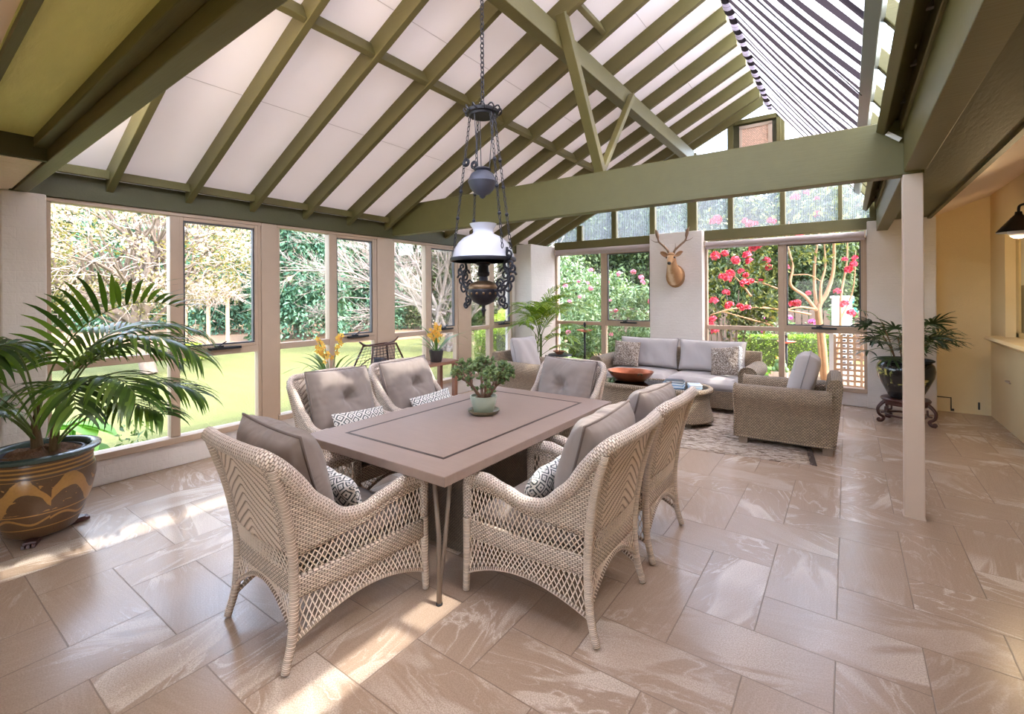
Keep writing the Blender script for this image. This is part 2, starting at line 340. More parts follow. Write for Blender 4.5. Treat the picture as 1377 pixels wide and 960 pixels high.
    M['feeder_red'] = m_plain('faded_red_enamel', (206, 106, 96), .5)
    M['frog'] = m_plain('green_glazed_pottery', (92, 128, 78), .3, nscale=10, namt=.3)
    M['plaster_line'] = m_plain('dark_cable', (60, 56, 52), .6)

# ---------------------------------------------------------------- mesh builder
class MB:
    def __init__(s): s.v = []; s.f = []; s.uv = []; s.mi = []
    def add(s, verts, faces, uvs=None, mi=0):
        b = len(s.v); s.v += [tuple(map(float, p)) for p in verts]
        for k, f in enumerate(faces):
            s.f.append([b+i for i in f]); s.uv.append(uvs[k] if uvs else [(0, 0)]*len(f)); s.mi.append(mi)
        return s
    def box(s, x0, x1, y0, y1, z0, z1, mi=0):
        v = [(x, y, z) for z in (z0, z1) for y in (y0, y1) for x in (x0, x1)]
        f = [(0, 2, 3, 1), (4, 5, 7, 6), (0, 1, 5, 4), (2, 6, 7, 3), (0, 4, 6, 2), (1, 3, 7, 5)]
        uv = []
        for q in f:
            n = [max(range(3), key=lambda a: 0)]
            pts = [v[i] for i in q]
            ax = [a for a in range(3) if len({round(p[a], 6) for p in pts}) > 1]
            ax = (ax+[0, 1])[:2]
            uv.append([(p[ax[0]], p[ax[1]]) for p in pts])
        return s.add(v, f, uv, mi)
    def bar(s, a, b, w, h, up=(0, 0, 1), mi=0):
        """a rectangular stick from a to b; w across, h along up"""
        a, b, up = Vector(a), Vector(b), Vector(up); d = (b-a).normalized()
        if abs(d.dot(up)) > .98: up = Vector((0, 1, 0)) if abs(d.y) < .9 else Vector((1, 0, 0))
        sx = d.cross(up).normalized(); sz = sx.cross(d).normalized(); L = (b-a).length
        v = [p+sx*(w/2*i)+sz*(h/2*j) for p in (a, b) for j in (-1, 1) for i in (-1, 1)]
        f = [(0, 1, 3, 2), (4, 6, 7, 5), (0, 4, 5, 1), (2, 3, 7, 6), (0, 2, 6, 4), (1, 5, 7, 3)]
        return s.add(v, f, [[(0, 0), (w, 0), (w, h), (0, h)]]*2+[[(0, 0), (0, L), (w, L), (w, 0)]]*4, mi)
    def tube(s, pts, r, seg=8, cap=True, mi=0, flat=1.0, up=None):
        """round (or flattened) pole along pts; r number or list"""
        P = [Vector(p) for p in pts]; n = len(P); R = r if hasattr(r, '__len__') else [r]*n
        vs, fs, uv = [], [], []; prev = None; L = 0; Ls = []
        for i, p in enumerate(P):
            d = (P[min(i+1, n-1)]-P[max(i-1, 0)]); d = d.normalized() if d.length > 1e-9 else Vector((0, 0, 1))
            if prev is None:
                u = Vector(up) if up else (Vector((0, 0, 1)) if abs(d.z) < .9 else Vector((1, 0, 0)))
            else: u = prev
            sx = d.cross(u); sx = sx.normalized() if sx.length > 1e-6 else d.orthogonal().normalized()
            u = sx.cross(d).normalized(); prev = u
            if i: L += (p-P[i-1]).length
            Ls.append(L)
            for k in range(seg):
                a = 2*PI*k/seg; vs.append(p+sx*(math.cos(a)*R[i]*flat)+u*(math.sin(a)*R[i]))
        per = 2*PI*max(R)
        for i in range(n-1):
            for k in range(seg):
                k2 = (k+1) % seg
                fs.append((i*seg+k, i*seg+k2, (i+1)*seg+k2, (i+1)*seg+k))
                u0, u1 = per*k/seg, per*(k+1)/seg
                uv.append([(u0, Ls[i]), (u1, Ls[i]), (u1, Ls[i+1]), (u0, Ls[i+1])])
        if cap:
            fs.append(tuple(range(seg-1, -1, -1))); uv.append([(0, 0)]*seg)
            fs.append(tuple((n-1)*seg+k for k in range(seg))); uv.append([(0, 0)]*seg)
        return s.add(vs, fs, uv, mi)
    def grid(s, fn, nu, nv, mi=0, uvfn=None, mifn=None):
        vs = [Vector(fn(i/nu, j/nv)) for j in range(nv+1) for i in range(nu+1)]
        b = len(s.v); s.v += [tuple(p) for p in vs]
        W = nu+1
        # metric uv
        mj = nv//2; accu = [0]
        for i in range(nu): accu.append(accu[-1]+(vs[mj*W+i+1]-vs[mj*W+i]).length)
        mi_ = nu//2; accv = [0]
        for j in range(nv): accv.append(accv[-1]+(vs[(j+1)*W+mi_]-vs[j*W+mi_]).length)
        for j in range(nv):
            for i in range(nu):
                s.f.append([b+j*W+i, b+j*W+i+1, b+(j+1)*W+i+1, b+(j+1)*W+i])
                if uvfn: s.uv.append([uvfn(vs[q]) for q in (j*W+i, j*W+i+1, (j+1)*W+i+1, (j+1)*W+i)])
                else: s.uv.append([(accu[i], accv[j]), (accu[i+1], accv[j]), (accu[i+1], accv[j+1]), (accu[i], accv[j+1])])
                s.mi.append(mifn(i/nu, j/nv) if mifn else mi)
        return s
    def lathe(s, prof, seg=32, c=(0, 0, 0), mi=0, mis=None, uoff=0):
        cx, cy, cz = c; W = seg+1; b = len(s.v)
        L = [0]
        for k in range(1, len(prof)): L.append(L[-1]+math.hypot(prof[k][0]-prof[k-1][0], prof[k][1]-prof[k-1][1]))
        rm = max(p[0] for p in prof)
        for r, z in prof:
            for k in range(seg):
                a = 2*PI*k/seg; s.v.append((cx+r*math.cos(a), cy+r*math.sin(a), cz+z))
        for j in range(len(prof)-1):
            for k in range(seg):
                k2 = (k+1) % seg
                s.f.append([b+j*seg+k, b+j*seg+k2, b+(j+1)*seg+k2, b+(j+1)*seg+k])
                u0, u1 = 2*PI*rm*k/seg, 2*PI*rm*(k+1)/seg
                z0, z1 = prof[j][1], prof[j+1][1]
                s.uv.append([(u0, z0), (u1, z0), (u1, z1), (u0, z1)]); s.mi.append(mis[j] if mis else mi)
        if prof[0][0] > 1e-4: s.f.append([b+k for k in range(seg-1, -1, -1)]); s.uv.append([(0, 0)]*seg); s.mi.append(mis[0] if mis else mi)
        if prof[-1][0] > 1e-4: s.f.append([b+(len(prof)-1)*seg+k for k in range(seg)]); s.uv.append([(0, 0)]*seg); s.mi.append(mis[-1] if mis else mi)
        return s
    def prism(s, poly, axis, a, b, mi=0):
        """extrude a 2-D outline along axis 0/1/2 from a to b"""
        n = len(poly)
        def P(p, t):
            q = list(p); q.insert(axis, t); return tuple(q)
        v = [P(p, a) for p in poly]+[P(p, b) for p in poly]
        f = [tuple(range(n-1, -1, -1)), tuple(range(n, 2*n))]; uv = [[poly[i] for i in f[0]], [poly[i-n] for i in f[1]]]
        L = 0
        for i in range(n):
            j = (i+1) % n; d = math.dist(poly[i], poly[j])
            f.append((i, j, n+j, n+i)); uv.append([(a, L), (a, L+d), (b, L+d), (b, L)]); L += d
        return s.add(v, f, uv, mi)
    def blob(s, c, r, seg=12, rings=8, mi=0, rot=None):
        R = Vector(r) if hasattr(r, '__len__') else Vector((r, r, r)); Q = rot or Matrix.Identity(3)
        def fn(u, v):
            a, p = 2*PI*u, PI*v-PI/2
            return Vector(c)+Q@Vector((R.x*math.cos(p)*math.cos(a), R.y*math.cos(p)*math.sin(a), R.z*math.sin(p)))
        return s.grid(fn, seg, rings, mi)
    def xf(s, mat):
        s.v = [tuple(mat@Vector(p)) for p in s.v]; return s
    def build(s, name, mats, parent=None, smooth=False, loc=None, rot=None, weld=0, bevel=0):
        me = bpy.data.meshes.new(name); me.from_pydata(s.v, [], s.f)
        mats = mats if isinstance(mats, (list, tuple)) else [mats]
        for m in mats: me.materials.append(M[m] if isinstance(m, str) else m)
        if len(mats) > 1: me.polygons.foreach_set('material_index', s.mi)
        ul = me.uv_layers.new(name='UVMap'); flat = [c for f in s.uv for p in f for c in p]
        ul.data.foreach_set('uv', flat)
        if smooth: me.polygons.foreach_set('use_smooth', [True]*len(me.polygons))
        if smooth is not True and smooth:
            me.set_sharp_from_angle(angle=math.radians(smooth))
        me.validate(); me.update()
        o = bpy.data.objects.new(name, me); COL.objects.link(o)
        if parent: o.parent = parent
        if loc: o.location = loc
        if rot: o.rotation_euler = rot
        if bevel:
            bv = o.modifiers.new('soft_edges', 'BEVEL'); bv.width = bevel; bv.segments = 2; bv.limit_method = 'ANGLE'
        if weld:
            w = o.modifiers.new('weld', 'WELD'); w.merge_threshold = weld
        return o

def leaves(name, mat, C, D, N, Ls, Ws, parent=None, bend=.0):
    """many small pointed leaves as one mesh: centre, direction, normal, length, width arrays"""
    C = np.asarray(C, float); n = len(C)
    D = D/np.linalg.norm(D, axis=1, keepdims=True); S = np.cross(D, N); S /= (np.linalg.norm(S, axis=1, keepdims=True)+1e-9)
    Nn = np.cross(S, D)
    L = np.broadcast_to(Ls, (n,))[:, None]; W = np.broadcast_to(Ws, (n,))[:, None]
    V = np.empty((n, 4, 3)); V[:, 0] = C-D*L/2; V[:, 1] = C+S*W/2+Nn*L*bend; V[:, 2] = C+D*L/2-Nn*L*bend*.6; V[:, 3] = C-S*W/2+Nn*L*bend
    me = bpy.data.meshes.new(name); me.vertices.add(4*n); me.vertices.foreach_set('co', V.reshape(-1))
    me.loops.add(4*n); me.loops.foreach_set('vertex_index', np.arange(4*n, dtype=np.int32))
    me.polygons.add(n); me.polygons.foreach_set('loop_start', np.arange(0, 4*n, 4, dtype=np.int32))
    try: me.polygons.foreach_set('loop_total', np.full(n, 4, dtype=np.int32))
    except Exception: pass
    me.materials.append(M[mat]); me.update(); me.validate()
    o = bpy.data.objects.new(name, me); COL.objects.link(o)
    if parent: o.parent = parent
    return o

def rdir(n):
    v = RNG.normal(size=(n, 3)); return v/np.linalg.norm(v, axis=1, keepdims=True)

# ---------------------------------------------------------------- scene graph
def thing(name, label, cat, loc=(0, 0, 0), rz=0, group=None):
    o = bpy.data.objects.new(name, None); COL.objects.link(o); o.empty_display_size = .1
    o.location = loc; o.rotation_euler = (0, 0, rz); o['label'] = label; o['category'] = cat
    if group: o['group'] = group
    return o
def tag(o, label, cat, group=None):
    o['label'] = label; o['category'] = cat
    if group: o['group'] = group
    return o
def struct(o):
    o['kind'] = 'structure'; return o
def stuff(o, label, cat):
    o['kind'] = 'stuff'; o['label'] = label; o['category'] = cat; return o
def dup(root, loc, rot, label=None, group=None):
    r = root.copy(); COL.objects.link(r); r.location = loc; r.rotation_euler = rot if hasattr(rot, '__len__') else (0, 0, rot)
    if label: r['label'] = label
    if group: r['group'] = group
    for ch in list(root.children):
        c = ch.copy(); COL.objects.link(c); c.parent = r
        for g in list(ch.children):
            d = g.copy(); COL.objects.link(d); d.parent = c
    return r
def bz(pts, n=24):
    """smooth curve through points (Catmull-Rom)"""
    P = [Vector(p) for p in pts]; P = [P[0]*2-P[1]]+P+[P[-1]*2-P[-2]]; out = []; m = len(P)-3
    for i in range(n+1):
        t = i/n*m; k = min(int(t), m-1); t -= k; a, b, c, d = P[k:k+4]
        out.append(.5*((2*b)+(c-a)*t+(2*a-5*b+4*c-d)*t*t+(3*b-a-3*c+d)*t**3))
    return out
def lerp(x, pts):
    if x <= pts[0][0]: return pts[0][1]
    for (a, b), (c, d) in zip(pts, pts[1:]):
        if x <= c: t = (x-a)/(c-a); t = t*t*(3-2*t)*.5+t*.5; return b+(d-b)*t
    return pts[-1][1]
setup_materials()
# ================================================================ the room
XL, YB, XR = -5.36, 8.55, 1.57
struct(MB().box(-5.75, 1.75, -2.6, 8.9, -.12, 0).build('floor', 'floor'))
# walls
w = MB().box(-5.52, XL, .66, 8.7, 0, .232)
w.box(-5.52, -5.30, .655, .915, .0, 2.5)
w.box(-5.58, -5.40, -2.6, .655, 0, 2.62)
w.box(-5.52, -4.98, 7.62, 8.75, .0, 2.66)
w.box(-5.52, XL, 7.5, 7.62, 0, 2.66)
struct(w.build('wall_left', 'brick', bevel=.012))
w = MB().box(-4.98, -2.906, YB, YB+.16, 0, .24)
w.box(-2.0, .25, YB, YB+.16, 0, .205)
w.box(-2.906, -2.0, 8.36, 8.75, 0, 2.75)
w.box(.235, .985, 8.50, 8.99, 0, 2.70)
struct(w.build('wall_back', 'brick', bevel=.012))
w = MB().box(.98, 1.75, 8.87, 9.0, 0, 3.1)
struct(w.build('wall_recess', 'render'))
# right wall with the deep window opening
w = MB()
w.box(XR, XR+.16, 8.16, 8.9, 0, 3.1); w.box(XR, XR+.16, -2.6, 8.16, 0, 1.09); w.box(XR, XR+.16, -2.6, 8.16, 2.48, 3.1); w.box(XR, XR+.16, -2.6, 6.0, 1.09, 2.48)
struct(w.build('wall_right', 'render'))
w = MB().box(-5.58, -1.5, -2.72, -2.6, 0, 2.7); w.box(.1, 1.75, -2.72, -2.6, 0, 2.7); w.box(-1.5, .1, -2.72, -2.6, 2.15, 2.7)  # unseen wall behind the viewer, added with an opening sized for fill light
struct(w.build('wall_front_unseen', 'render'))
s = MB().prism([(XR+.16, 1.12), (XR-.13, 1.105), (XR-.15, 1.07), (XR-.02, .995), (XR+.16, .995)], 1, 5.9, 8.42)
struct(s.build('trim_1', 'render', bevel=.008))
f = MB()
f.box(XR+.09, XR+.15, 8.04, 8.16, 1.11, 2.48); f.box(XR+.09, XR+.15, 6.0, 8.16, 2.39, 2.48); f.box(XR+.09, XR+.15, 6.0, 8.16, 1.11, 1.18)
f.box(XR+.10, XR+.14, 7.60, 7.66, 1.18, 2.39)
M['win_gold'] = m_plain('ochre_window_paint', (206, 178, 122), .5, nscale=6)
wr = struct(f.build('window_7', 'win_gold', bevel=.008))
MB().box(XR+.11, XR+.125, 7.66, 8.04, 1.74, 2.39).build('upper_panel', m_plain('cream_blind_panel', (226, 210, 176), .7), wr)
MB().box(XR+.11, XR+.12, 7.66, 8.04, 1.18, 1.74).build('pane', 'dark_glass', wr)
MB().box(XR+.11, XR+.12, 6.0, 7.60, 1.18, 2.39).build('pane', 'dark_glass', wr)
MB().box(XR+.155, XR+.16, 5.9, 8.2, 1.0, 2.5).build('dark_room_backing', 'dark_glass', wr)  # dark sheet behind the panes, standing for the unlit room

def window(name, kind, a0, a1, m0, m1, z0, zm0, zm1, z1, sash=True, sashside=1):
    """joinery window in the left ('L') or back ('B') wall: a runs along the wall, d outwards"""
    def bx(mb, p0, p1, d0, d1, zz0, zz1, mi=0):
        if kind == 'L': mb.box(XL-d1, XL-d0, p0, p1, zz0, zz1, mi)
        else: mb.box(p0, p1, YB+d0, YB+d1, zz0, zz1, mi)
    f = MB(); t = .036
    bx(f, a0, a0+t, 0, .09, z0, z1); bx(f, a1-t, a1, 0, .09, z0, z1)
    bx(f, a0, a1, -.012, .09, z1-t, z1); bx(f, a0, a1, -.045, .10, z0, z0+.06)
    bx(f, m0, m1, -.006, .09, z0+.06, z1-t); bx(f, a0+t, m0, 0, .08, zm0, zm1); bx(f, m1, a1-t, 0, .08, zm0, zm1)
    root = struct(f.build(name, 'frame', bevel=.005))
    panes = [(a0+t, m0, z0+.06, zm0), (m1, a1-t, z0+.06, zm0), (a0+t, m0, zm1, z1-t) if sashside > 0 else (m1, a1-t, zm1, z1-t)]
    for p in panes:
        mb = MB(); bx(mb, p[0], p[1], .045, .049, p[2], p[3]); mb.build('pane', 'glass', root)
    s0, s1 = (m1, a1-t) if sashside > 0 else (a0+t, m0)
    s = MB(); e = .034; zz0, zz1 = zm1, z1-t
    bx(s, s0, s0+e, .0, .06, zz0, zz1); bx(s, s1-e, s1, .0, .06, zz0, zz1); bx(s, s0+e, s1-e, .0, .06, zz1-e, zz1); bx(s, s0+e, s1-e, -.004, .06, zz0, zz0+e)
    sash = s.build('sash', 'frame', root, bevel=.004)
    s = MB(); q = .016
    bx(s, s0+e, s0+e+q, .01, .05, zz0+e, zz1-e); bx(s, s1-e-q, s1-e, .01, .05, zz0+e, zz1-e); bx(s, s0+e+q, s1-e-q, .01, .05, zz1-e-q, zz1-e); bx(s, s0+e+q, s1-e-q, .01, .05, zz0+e, zz0+e+q)
    s.build('seal', 'seal', sash)
    s = MB(); bx(s, s0+e+q, s1-e-q, .03, .034, zz0+e+q, zz1-e-q); s.build('pane', 'glass', sash)
    c = (s0+s1)/2+.02; s = MB()
    bx(s, c-.16, c+.16, -.05, -.006, zm1-.012, zm1+.016); bx(s, c-.10, c-.02, -.06, -.02, zm1+.016, zm1+.034)
    if kind == 'L': s.bar((XL+.04, c-.06, zm1+.03), (XL+.06, c+.005, zm1+.075), .016, .012)
    else: s.bar((c-.06, YB-.04, zm1+.03), (c+.0, YB-.06, zm1+.075), .016, .012)
    s.build('latch', 'black', sash, bevel=.003)
    return root
zs = (.232, 1.05, 1.12, 2.49)
window('window_1', 'L', .915, 2.66, 1.787, 1.868, *zs)
window('window_2', 'L', 2.84, 4.255, 3.51, 3.59, *zs)
window('window_3', 'L', 4.54, 5.935, 5.19, 5.285, *zs)
window('window_4', 'L', 6.25, 7.52, 6.79, 6.90, *zs)
window('window_5', 'B', -4.98, -2.90, -3.945, -3.85, .24, 1.06, 1.13, 2.53)
window('window_6', 'B', -2.0, .235, -.893, -.811, .205, 1.06, 1.13, 2.50)
k = 1
for y0, y1 in ((2.66, 2.84), (4.255, 4.54), (5.935, 6.25)):
    k += 1
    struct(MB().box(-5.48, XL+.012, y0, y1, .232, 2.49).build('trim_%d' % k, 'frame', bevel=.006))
for x0, x1, zt, lab in ((-4.95, -2.91, 2.50, 'rolled mauve blind above the window with pink flowers outside'), (-1.99, .225, 2.465, 'rolled mauve blind above the window with crimson flowers outside')):
    b = tag(MB().tube([(x0, YB-.055, zt+.05), (x1, YB-.055, zt+.05)], .046, 14).build('roller_blind', 'blind', smooth=40), lab, 'blind', 'rolled blinds on the garden windows')
    MB().box(x0+.01, x1-.01, YB-.052, YB-.046, zt-.03, zt+.05).build('cloth_edge', 'blind', b)
    MB().box(x0, x0+.02, YB-.10, YB-.0, zt, zt+.10).build('bracket', 'cream', b); MB().box(x1-.02, x1, YB-.10, YB-.0, zt, zt+.10).build('bracket', 'cream', b)

# ---------------------------------------------------------------- roof: timber frame
def zb(x): return 2.60+.49*(x+5.31)          # underside of the rafters
def beam(name, mb, label, mat='olive', bevel=.006):
    o = struct(mb.build(name, mat, bevel=bevel)); o['label'] = label; o['category'] = 'beam'; return o
XT = -1.07
ys = [1.325+.6135*i for i in range(12)]+[8.43]
ordn = 'first second third fourth fifth sixth seventh eighth ninth tenth eleventh twelfth thirteenth'.split()
for i, y in enumerate(ys):
    a, h = .028, .19
    v = []
    for yy in (y-a, y+a):
        v += [(-5.33, yy, zb(-5.33)), (XT, yy, zb(XT)), (XT, yy, zb(XT)+h), (-5.33, yy, zb(-5.33)+h)]
    f = [(0, 1, 2, 3), (7, 6, 5, 4), (0, 4, 5, 1), (1, 5, 6, 2), (2, 6, 7, 3), (3, 7, 4, 0)]
    beam('ceiling_beam', MB().add(v, f), '%s olive rafter counted from the potted palm end of the sloping ceiling' % ordn[i], bevel=.005)
v = []
for yy in (.72, 8.7):
    v += [(-5.62, yy, zb(-5.62)+.19), (XT+.035, yy, zb(XT+.035)+.19), (XT+.035, yy, zb(XT+.035)+.24), (-5.62, yy, zb(-5.62)+.24)]
struct(MB().add(v, [(0, 1, 2, 3), (7, 6, 5, 4), (0, 4, 5, 1), (1, 5, 6, 2), (2, 6, 7, 3), (3, 7, 4, 0)]).build('ceiling', 'lining'))
# fine joints in the ceiling lining
j = MB()
for x in (-4.15, -2.95, -1.75):
    j.add([(x, .75, zb(x)+.189), (x+.006, .75, zb(x+.006)+.189), (x+.006, 8.6, zb(x+.006)+.189), (x, 8.6, zb(x)+.189)], [(0, 1, 2, 3)])
struct(j.build('ceiling_joint_trim', m_plain('grey_joint', (200, 192, 190), .8)))
# noggings between rafters
for i in range(-1, 9):
    y0 = (ys[i]+.028) if i >= 0 else .84; y1 = ys[i+1]-.028; x = -3.215-.009*max(i, 0)
    beam('ceiling_beam', MB().bar((x, y0, zb(x)+.085), (x, y1, zb(x)+.085), .05, .13, (-.44, 0, .9)), 'short olive nogging between the %s and next rafters' % (ordn[i] if i >= 0 else 'gable beam'), 'olive')
for i in (-1, 0, 1, 2, 3, 4):
    y0 = (ys[i]+.028) if i >= 0 else .84; y1 = ys[i+1]-.028; x = -5.22
    beam('ceiling_beam', MB().box(x-.02, x+.02, y0, y1, zb(x)+.04, zb(x)+.115), 'olive blocking above the windows before the %s rafter' % ordn[i+1], 'olive')
beam('ceiling_beam', MB().bar((-1.99, ys[4]+.03, zb(-1.99)+.09), (-1.99, ys[5]-.03, zb(-1.99)+.09), .05, .13, (-.44, 0, .9)), 'single short olive nogging high up near the striped awning')
beam('wall_plate_beam', MB().box(-5.55, -5.325, .66, 8.7, 2.49, 2.70), 'olive wall plate along the top of the lawn windows', 'olive_dark')
beam('ceiling_beam', MB().box(-2.27, -2.15, -.6, 8.5, 3.95, 4.15), 'long olive purlin beam running under the rafters')
beam('main_beam', MB().box(-5.4, .44, 4.51, 4.64, 2.53, 2.94), 'deep olive beam crossing the room on the cream column')
beam('brace_beam', MB().bar((-2.10, 4.56, 2.94), (-2.10, 3.74, 4.22), .10, .085, (0, .8, .5)), 'longer olive brace rising from the main beam to the purlin')
beam('brace_beam', MB().bar((-2.10, 4.57, 2.94), (-2.10, 5.46, 4.06), .07, .06, (0, -.8, .5)), 'shorter olive brace behind the longer one')
c = struct(MB().box(.338, .455, 4.505, 4.62, 0, 2.53).build('column', 'cream', bevel=.006)); c['label'] = 'square cream column holding the main beam'; c['category'] = 'column'
MB().box(.33, .46, 4.50, 4.63, 0, .012).build('foot_plate', 'cream', c)
# near gable: beam, soffit strip, boarded end
SK = Matrix(((1, 0, 0, 0), (-.021, 1, 0, -.021*5.3), (0, 0, 1, 0), (0, 0, 0, 1)))
beam('gable_beam', MB().box(-5.4, 1.6, .725, .812, 2.50, 2.84).xf(SK), 'light olive gable beam above the potted palm')
beam('gable_trim_beam', MB().box(-4.05, 1.6, .665, .725, 2.575, 2.66).xf(SK), 'olive trim beside the gable beam')
M['olive_sheet'] = m_plain('olive_soffit_lit_copy', (222, 216, 132), .55, nscale=3, namt=.12, bump=.004, bscale=9, stretch=(1, 5, 1))  # olive sheet lightened to stand in for light off the lawn
struct(MB().box(-5.5, 1.6, .39, .73, 2.635, 2.66).xf(SK).build('ceiling_soffit_front', 'olive_sheet'))
struct(MB().box(-4.08, 1.6, .395, .425, 2.605, 2.66).xf(SK).build('trim_6', 'olive'))
struct(MB().box(-5.5, 1.7, -2.7, .395, 2.64, 2.70).xf(SK).build('ceiling_front', 'ceiling_cream'))
b = MB()
for q in range(14):
    b.box(-5.5+q*.105+.003, -5.5+(q+1)*.105-.003, -.8, .70, 2.50, 2.53)
b.box(-5.5, -4.03, -.8, .72, 2.515, 2.56)
struct(b.xf(SK).build('ceiling_board_end', 'ceiling_cream'))
struct(MB().box(-4.06, -4.02, -.8, .726, 2.50, 2.64).xf(SK).build('trim_7', 'olive_dark'))
# lean-to side: beam, soffit, sloping cream ceiling
beam('valley_beam', MB().box(.345, .475, .84, 4.51, 2.55, 2.93), 'olive beam running from the column towards the viewer')
beam('valley_beam', MB().box(.345, .475, 4.64, 8.55, 2.55, 2.93), 'olive beam from the column to the plant corner wall')
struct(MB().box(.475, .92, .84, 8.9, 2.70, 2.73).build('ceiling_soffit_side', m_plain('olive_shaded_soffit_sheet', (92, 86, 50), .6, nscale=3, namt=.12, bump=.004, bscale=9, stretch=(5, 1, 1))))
struct(MB().box(.895, .935, .84, 8.9, 2.67, 2.72).build('trim_8', 'olive'))
struct(MB().prism([(.92, 2.70), (1.72, 3.02), (1.72, 3.06), (.92, 2.74)], 1, .84, 8.95).build('ceiling_side', 'ceiling_cream'))
# glazed slope
G = lambda x: 3.02+1.42*(.30-x)
beam('eave_beam', MB().bar((.255, .0, 2.93), (.255, 8.5, 2.93), .06, .17, (.57, 0, .82)), 'olive eave rail carrying the glazing bars')
beam('gutter_beam', MB().box(.325, .352, .0, 8.5, 2.86, 3.02), 'thin olive gutter board above the valley beam')
g = MB()
for i in range(13):
    yy = .23+.647*i
    g.box(.285, .345, yy, yy+.03, 2.94, 2.99)
struct(g.build('trim_9', 'bronze'))
GLY = [-.04+.647*i for i in range(14)]
for i, y in enumerate(GLY):
    a = .026; v = []
    for yy in (y-a, y+a):
        v += [(.30, yy, G(.30)-.10), (XT-.02, yy, G(XT-.02)-.10), (XT-.02, yy, G(XT-.02)+.05), (.30, yy, G(.30)+.05)]
    beam('roof_beam', MB().add(v, [(3, 2, 1, 0), (4, 5, 6, 7), (1, 5, 4, 0), (2, 6, 5, 1), (3, 7, 6, 2), (0, 4, 7, 3)]), '%s olive glazing bar above the awning, counted from the near gable' % (ordn+['fourteenth'])[i])
v = []
for yy in (-.1, 8.62): v += [(.36, yy, G(.36)+.055), (XT-.05, yy, G(XT-.05)+.055)]
struct(MB().add(v, [(0, 1, 3, 2)]).build('roof_glazing_window', 'roof_glass'))
struct(MB().bar((.245, 4.47, 2.845), (.325, 4.47, 2.78), .03, .012, (0, 1, 0)).build('trim_10', 'white'))
# awning
aw = thing('striped_awning', 'grey and white striped awning drawn under the glass roof', 'awning', (0, 0, 0))
AX0, AZ0, AX1, AZ1 = .115, 3.13, -.965, 4.60
def cloth(u, v):
    x = AX0+(AX1-AX0)*u; sag = .05*math.sin(PI*u)*(.6+.4*math.sin(v*31))
    return (x, .1+8.28*v, AZ0+(AZ1-AZ0)*u-sag+.012*math.sin(v*97+u*3))
MB().grid(cloth, 10, 120).build('cloth', 'awning', aw, smooth=True)
MB().tube([(AX1-.0, .1+.12*i, AZ1+.012*math.sin(i*1.3)) for i in range(70)], [.055+.006*math.sin(i*2.1) for i in range(70)], 14).build('cloth_roll', 'awning', aw, smooth=True)
MB().bar((AX0+.01, .1, AZ0-.01), (AX0+.01, 8.40, AZ0-.01), .085, .05, (.57, 0, .82)).build('front_rail', 'alu', aw, bevel=.006)
for i in range(5):
    y = .35+i*1.96
    MB().tube([(AX0-.02, y, AZ0-.035), (AX1+.05, y+.02, AZ1-.09)], .004, 5).build('tension_cord', 'black', aw)
# gable wall at the back
for x0, x1 in ((-4.98, -2.9), (-2.0, .345)):
    beam('gable_sill_beam', MB().box(x0, x1, YB-.03, YB+.12, 2.59, 2.755), 'olive sill beam over the %s garden window' % ('pink flowered' if x0 < -4 else 'crimson flowered'))
posts = [(-4.466, -4.35), (-3.71, -3.615), (-2.96, -2.865), (-2.285, -2.13), (-1.626, -1.545), (-.861, -.789), (-.104, -.05)]
roofz = lambda x: zb(x)+.05 if x < -1.02 else min(G(x)+.03, zb(-1.02)+.12)
for n_, (x0, x1) in enumerate(posts):
    zt = min(roofz(x0), roofz(x1))
    beam('gable_post_beam', MB().box(x0, x1, YB-.02, YB+.09, 2.75, zt), '%s olive gable post counted from the lawn side' % ordn[n_])
beam('gable_post_beam', MB().box(.27, .345, YB-.02, YB+.09, 2.75, 3.0), 'short olive gable post at the valley end')
xs = [-5.2]+[(a+b)/2 for a, b in posts]+[.33]
for x0, x1 in zip(xs, xs[1:]):
    v = [(x0, YB+.03, 2.74), (x1, YB+.03, 2.74), (x1, YB+.03, max(2.76, roofz(x1)+.1)), (x0, YB+.03, max(2.76, roofz(x0)+.1))]
    if x0 < -1.02 < x1: v = v[:3]+[(-1.02, YB+.03, roofz(-1.02)+.1)]+v[3:]
    o = struct(MB().add(v, [tuple(range(len(v)))]).build('gable_window_pane', 'poly'))
gw = MB()
for q in ((-1.60, -1.53, 3.7, 4.50), (-.90, -.84, 3.7, 4.50)): gw.box(q[0], q[1], YB-.06, YB+.1, q[2], q[3])
gw.box(-1.60, -.84, YB-.06, YB+.1, 4.46, 4.53); gw.box(-1.53, -.9, YB-.06, YB+.1, 3.66, 3.72)
gwr = struct(gw.build('window_8', 'olive'))
g2 = MB()
for q in ((-1.44, -1.40, 3.74, 4.40), (-1.02, -.96, 3.74, 4.40)): g2.box(q[0], q[1], YB-.03, YB+.02, q[2], q[3])
g2.box(-1.44, -.96, YB-.03, YB+.02, 4.38, 4.43)
g2.build('inner_frame', 'cream', gwr); MB().box(-1.40, -1.02, YB-.01, YB+.0, 3.72, 4.38).build('panel', m_weave('buff_cane_panel', (226, 190, 166), (190, 150, 126), .03, .02, .002), gwr)
MB().box(-1.53, -.9, YB+.01, YB+.05, 3.72, 4.46).build('backing', 'olive_dark', gwr)
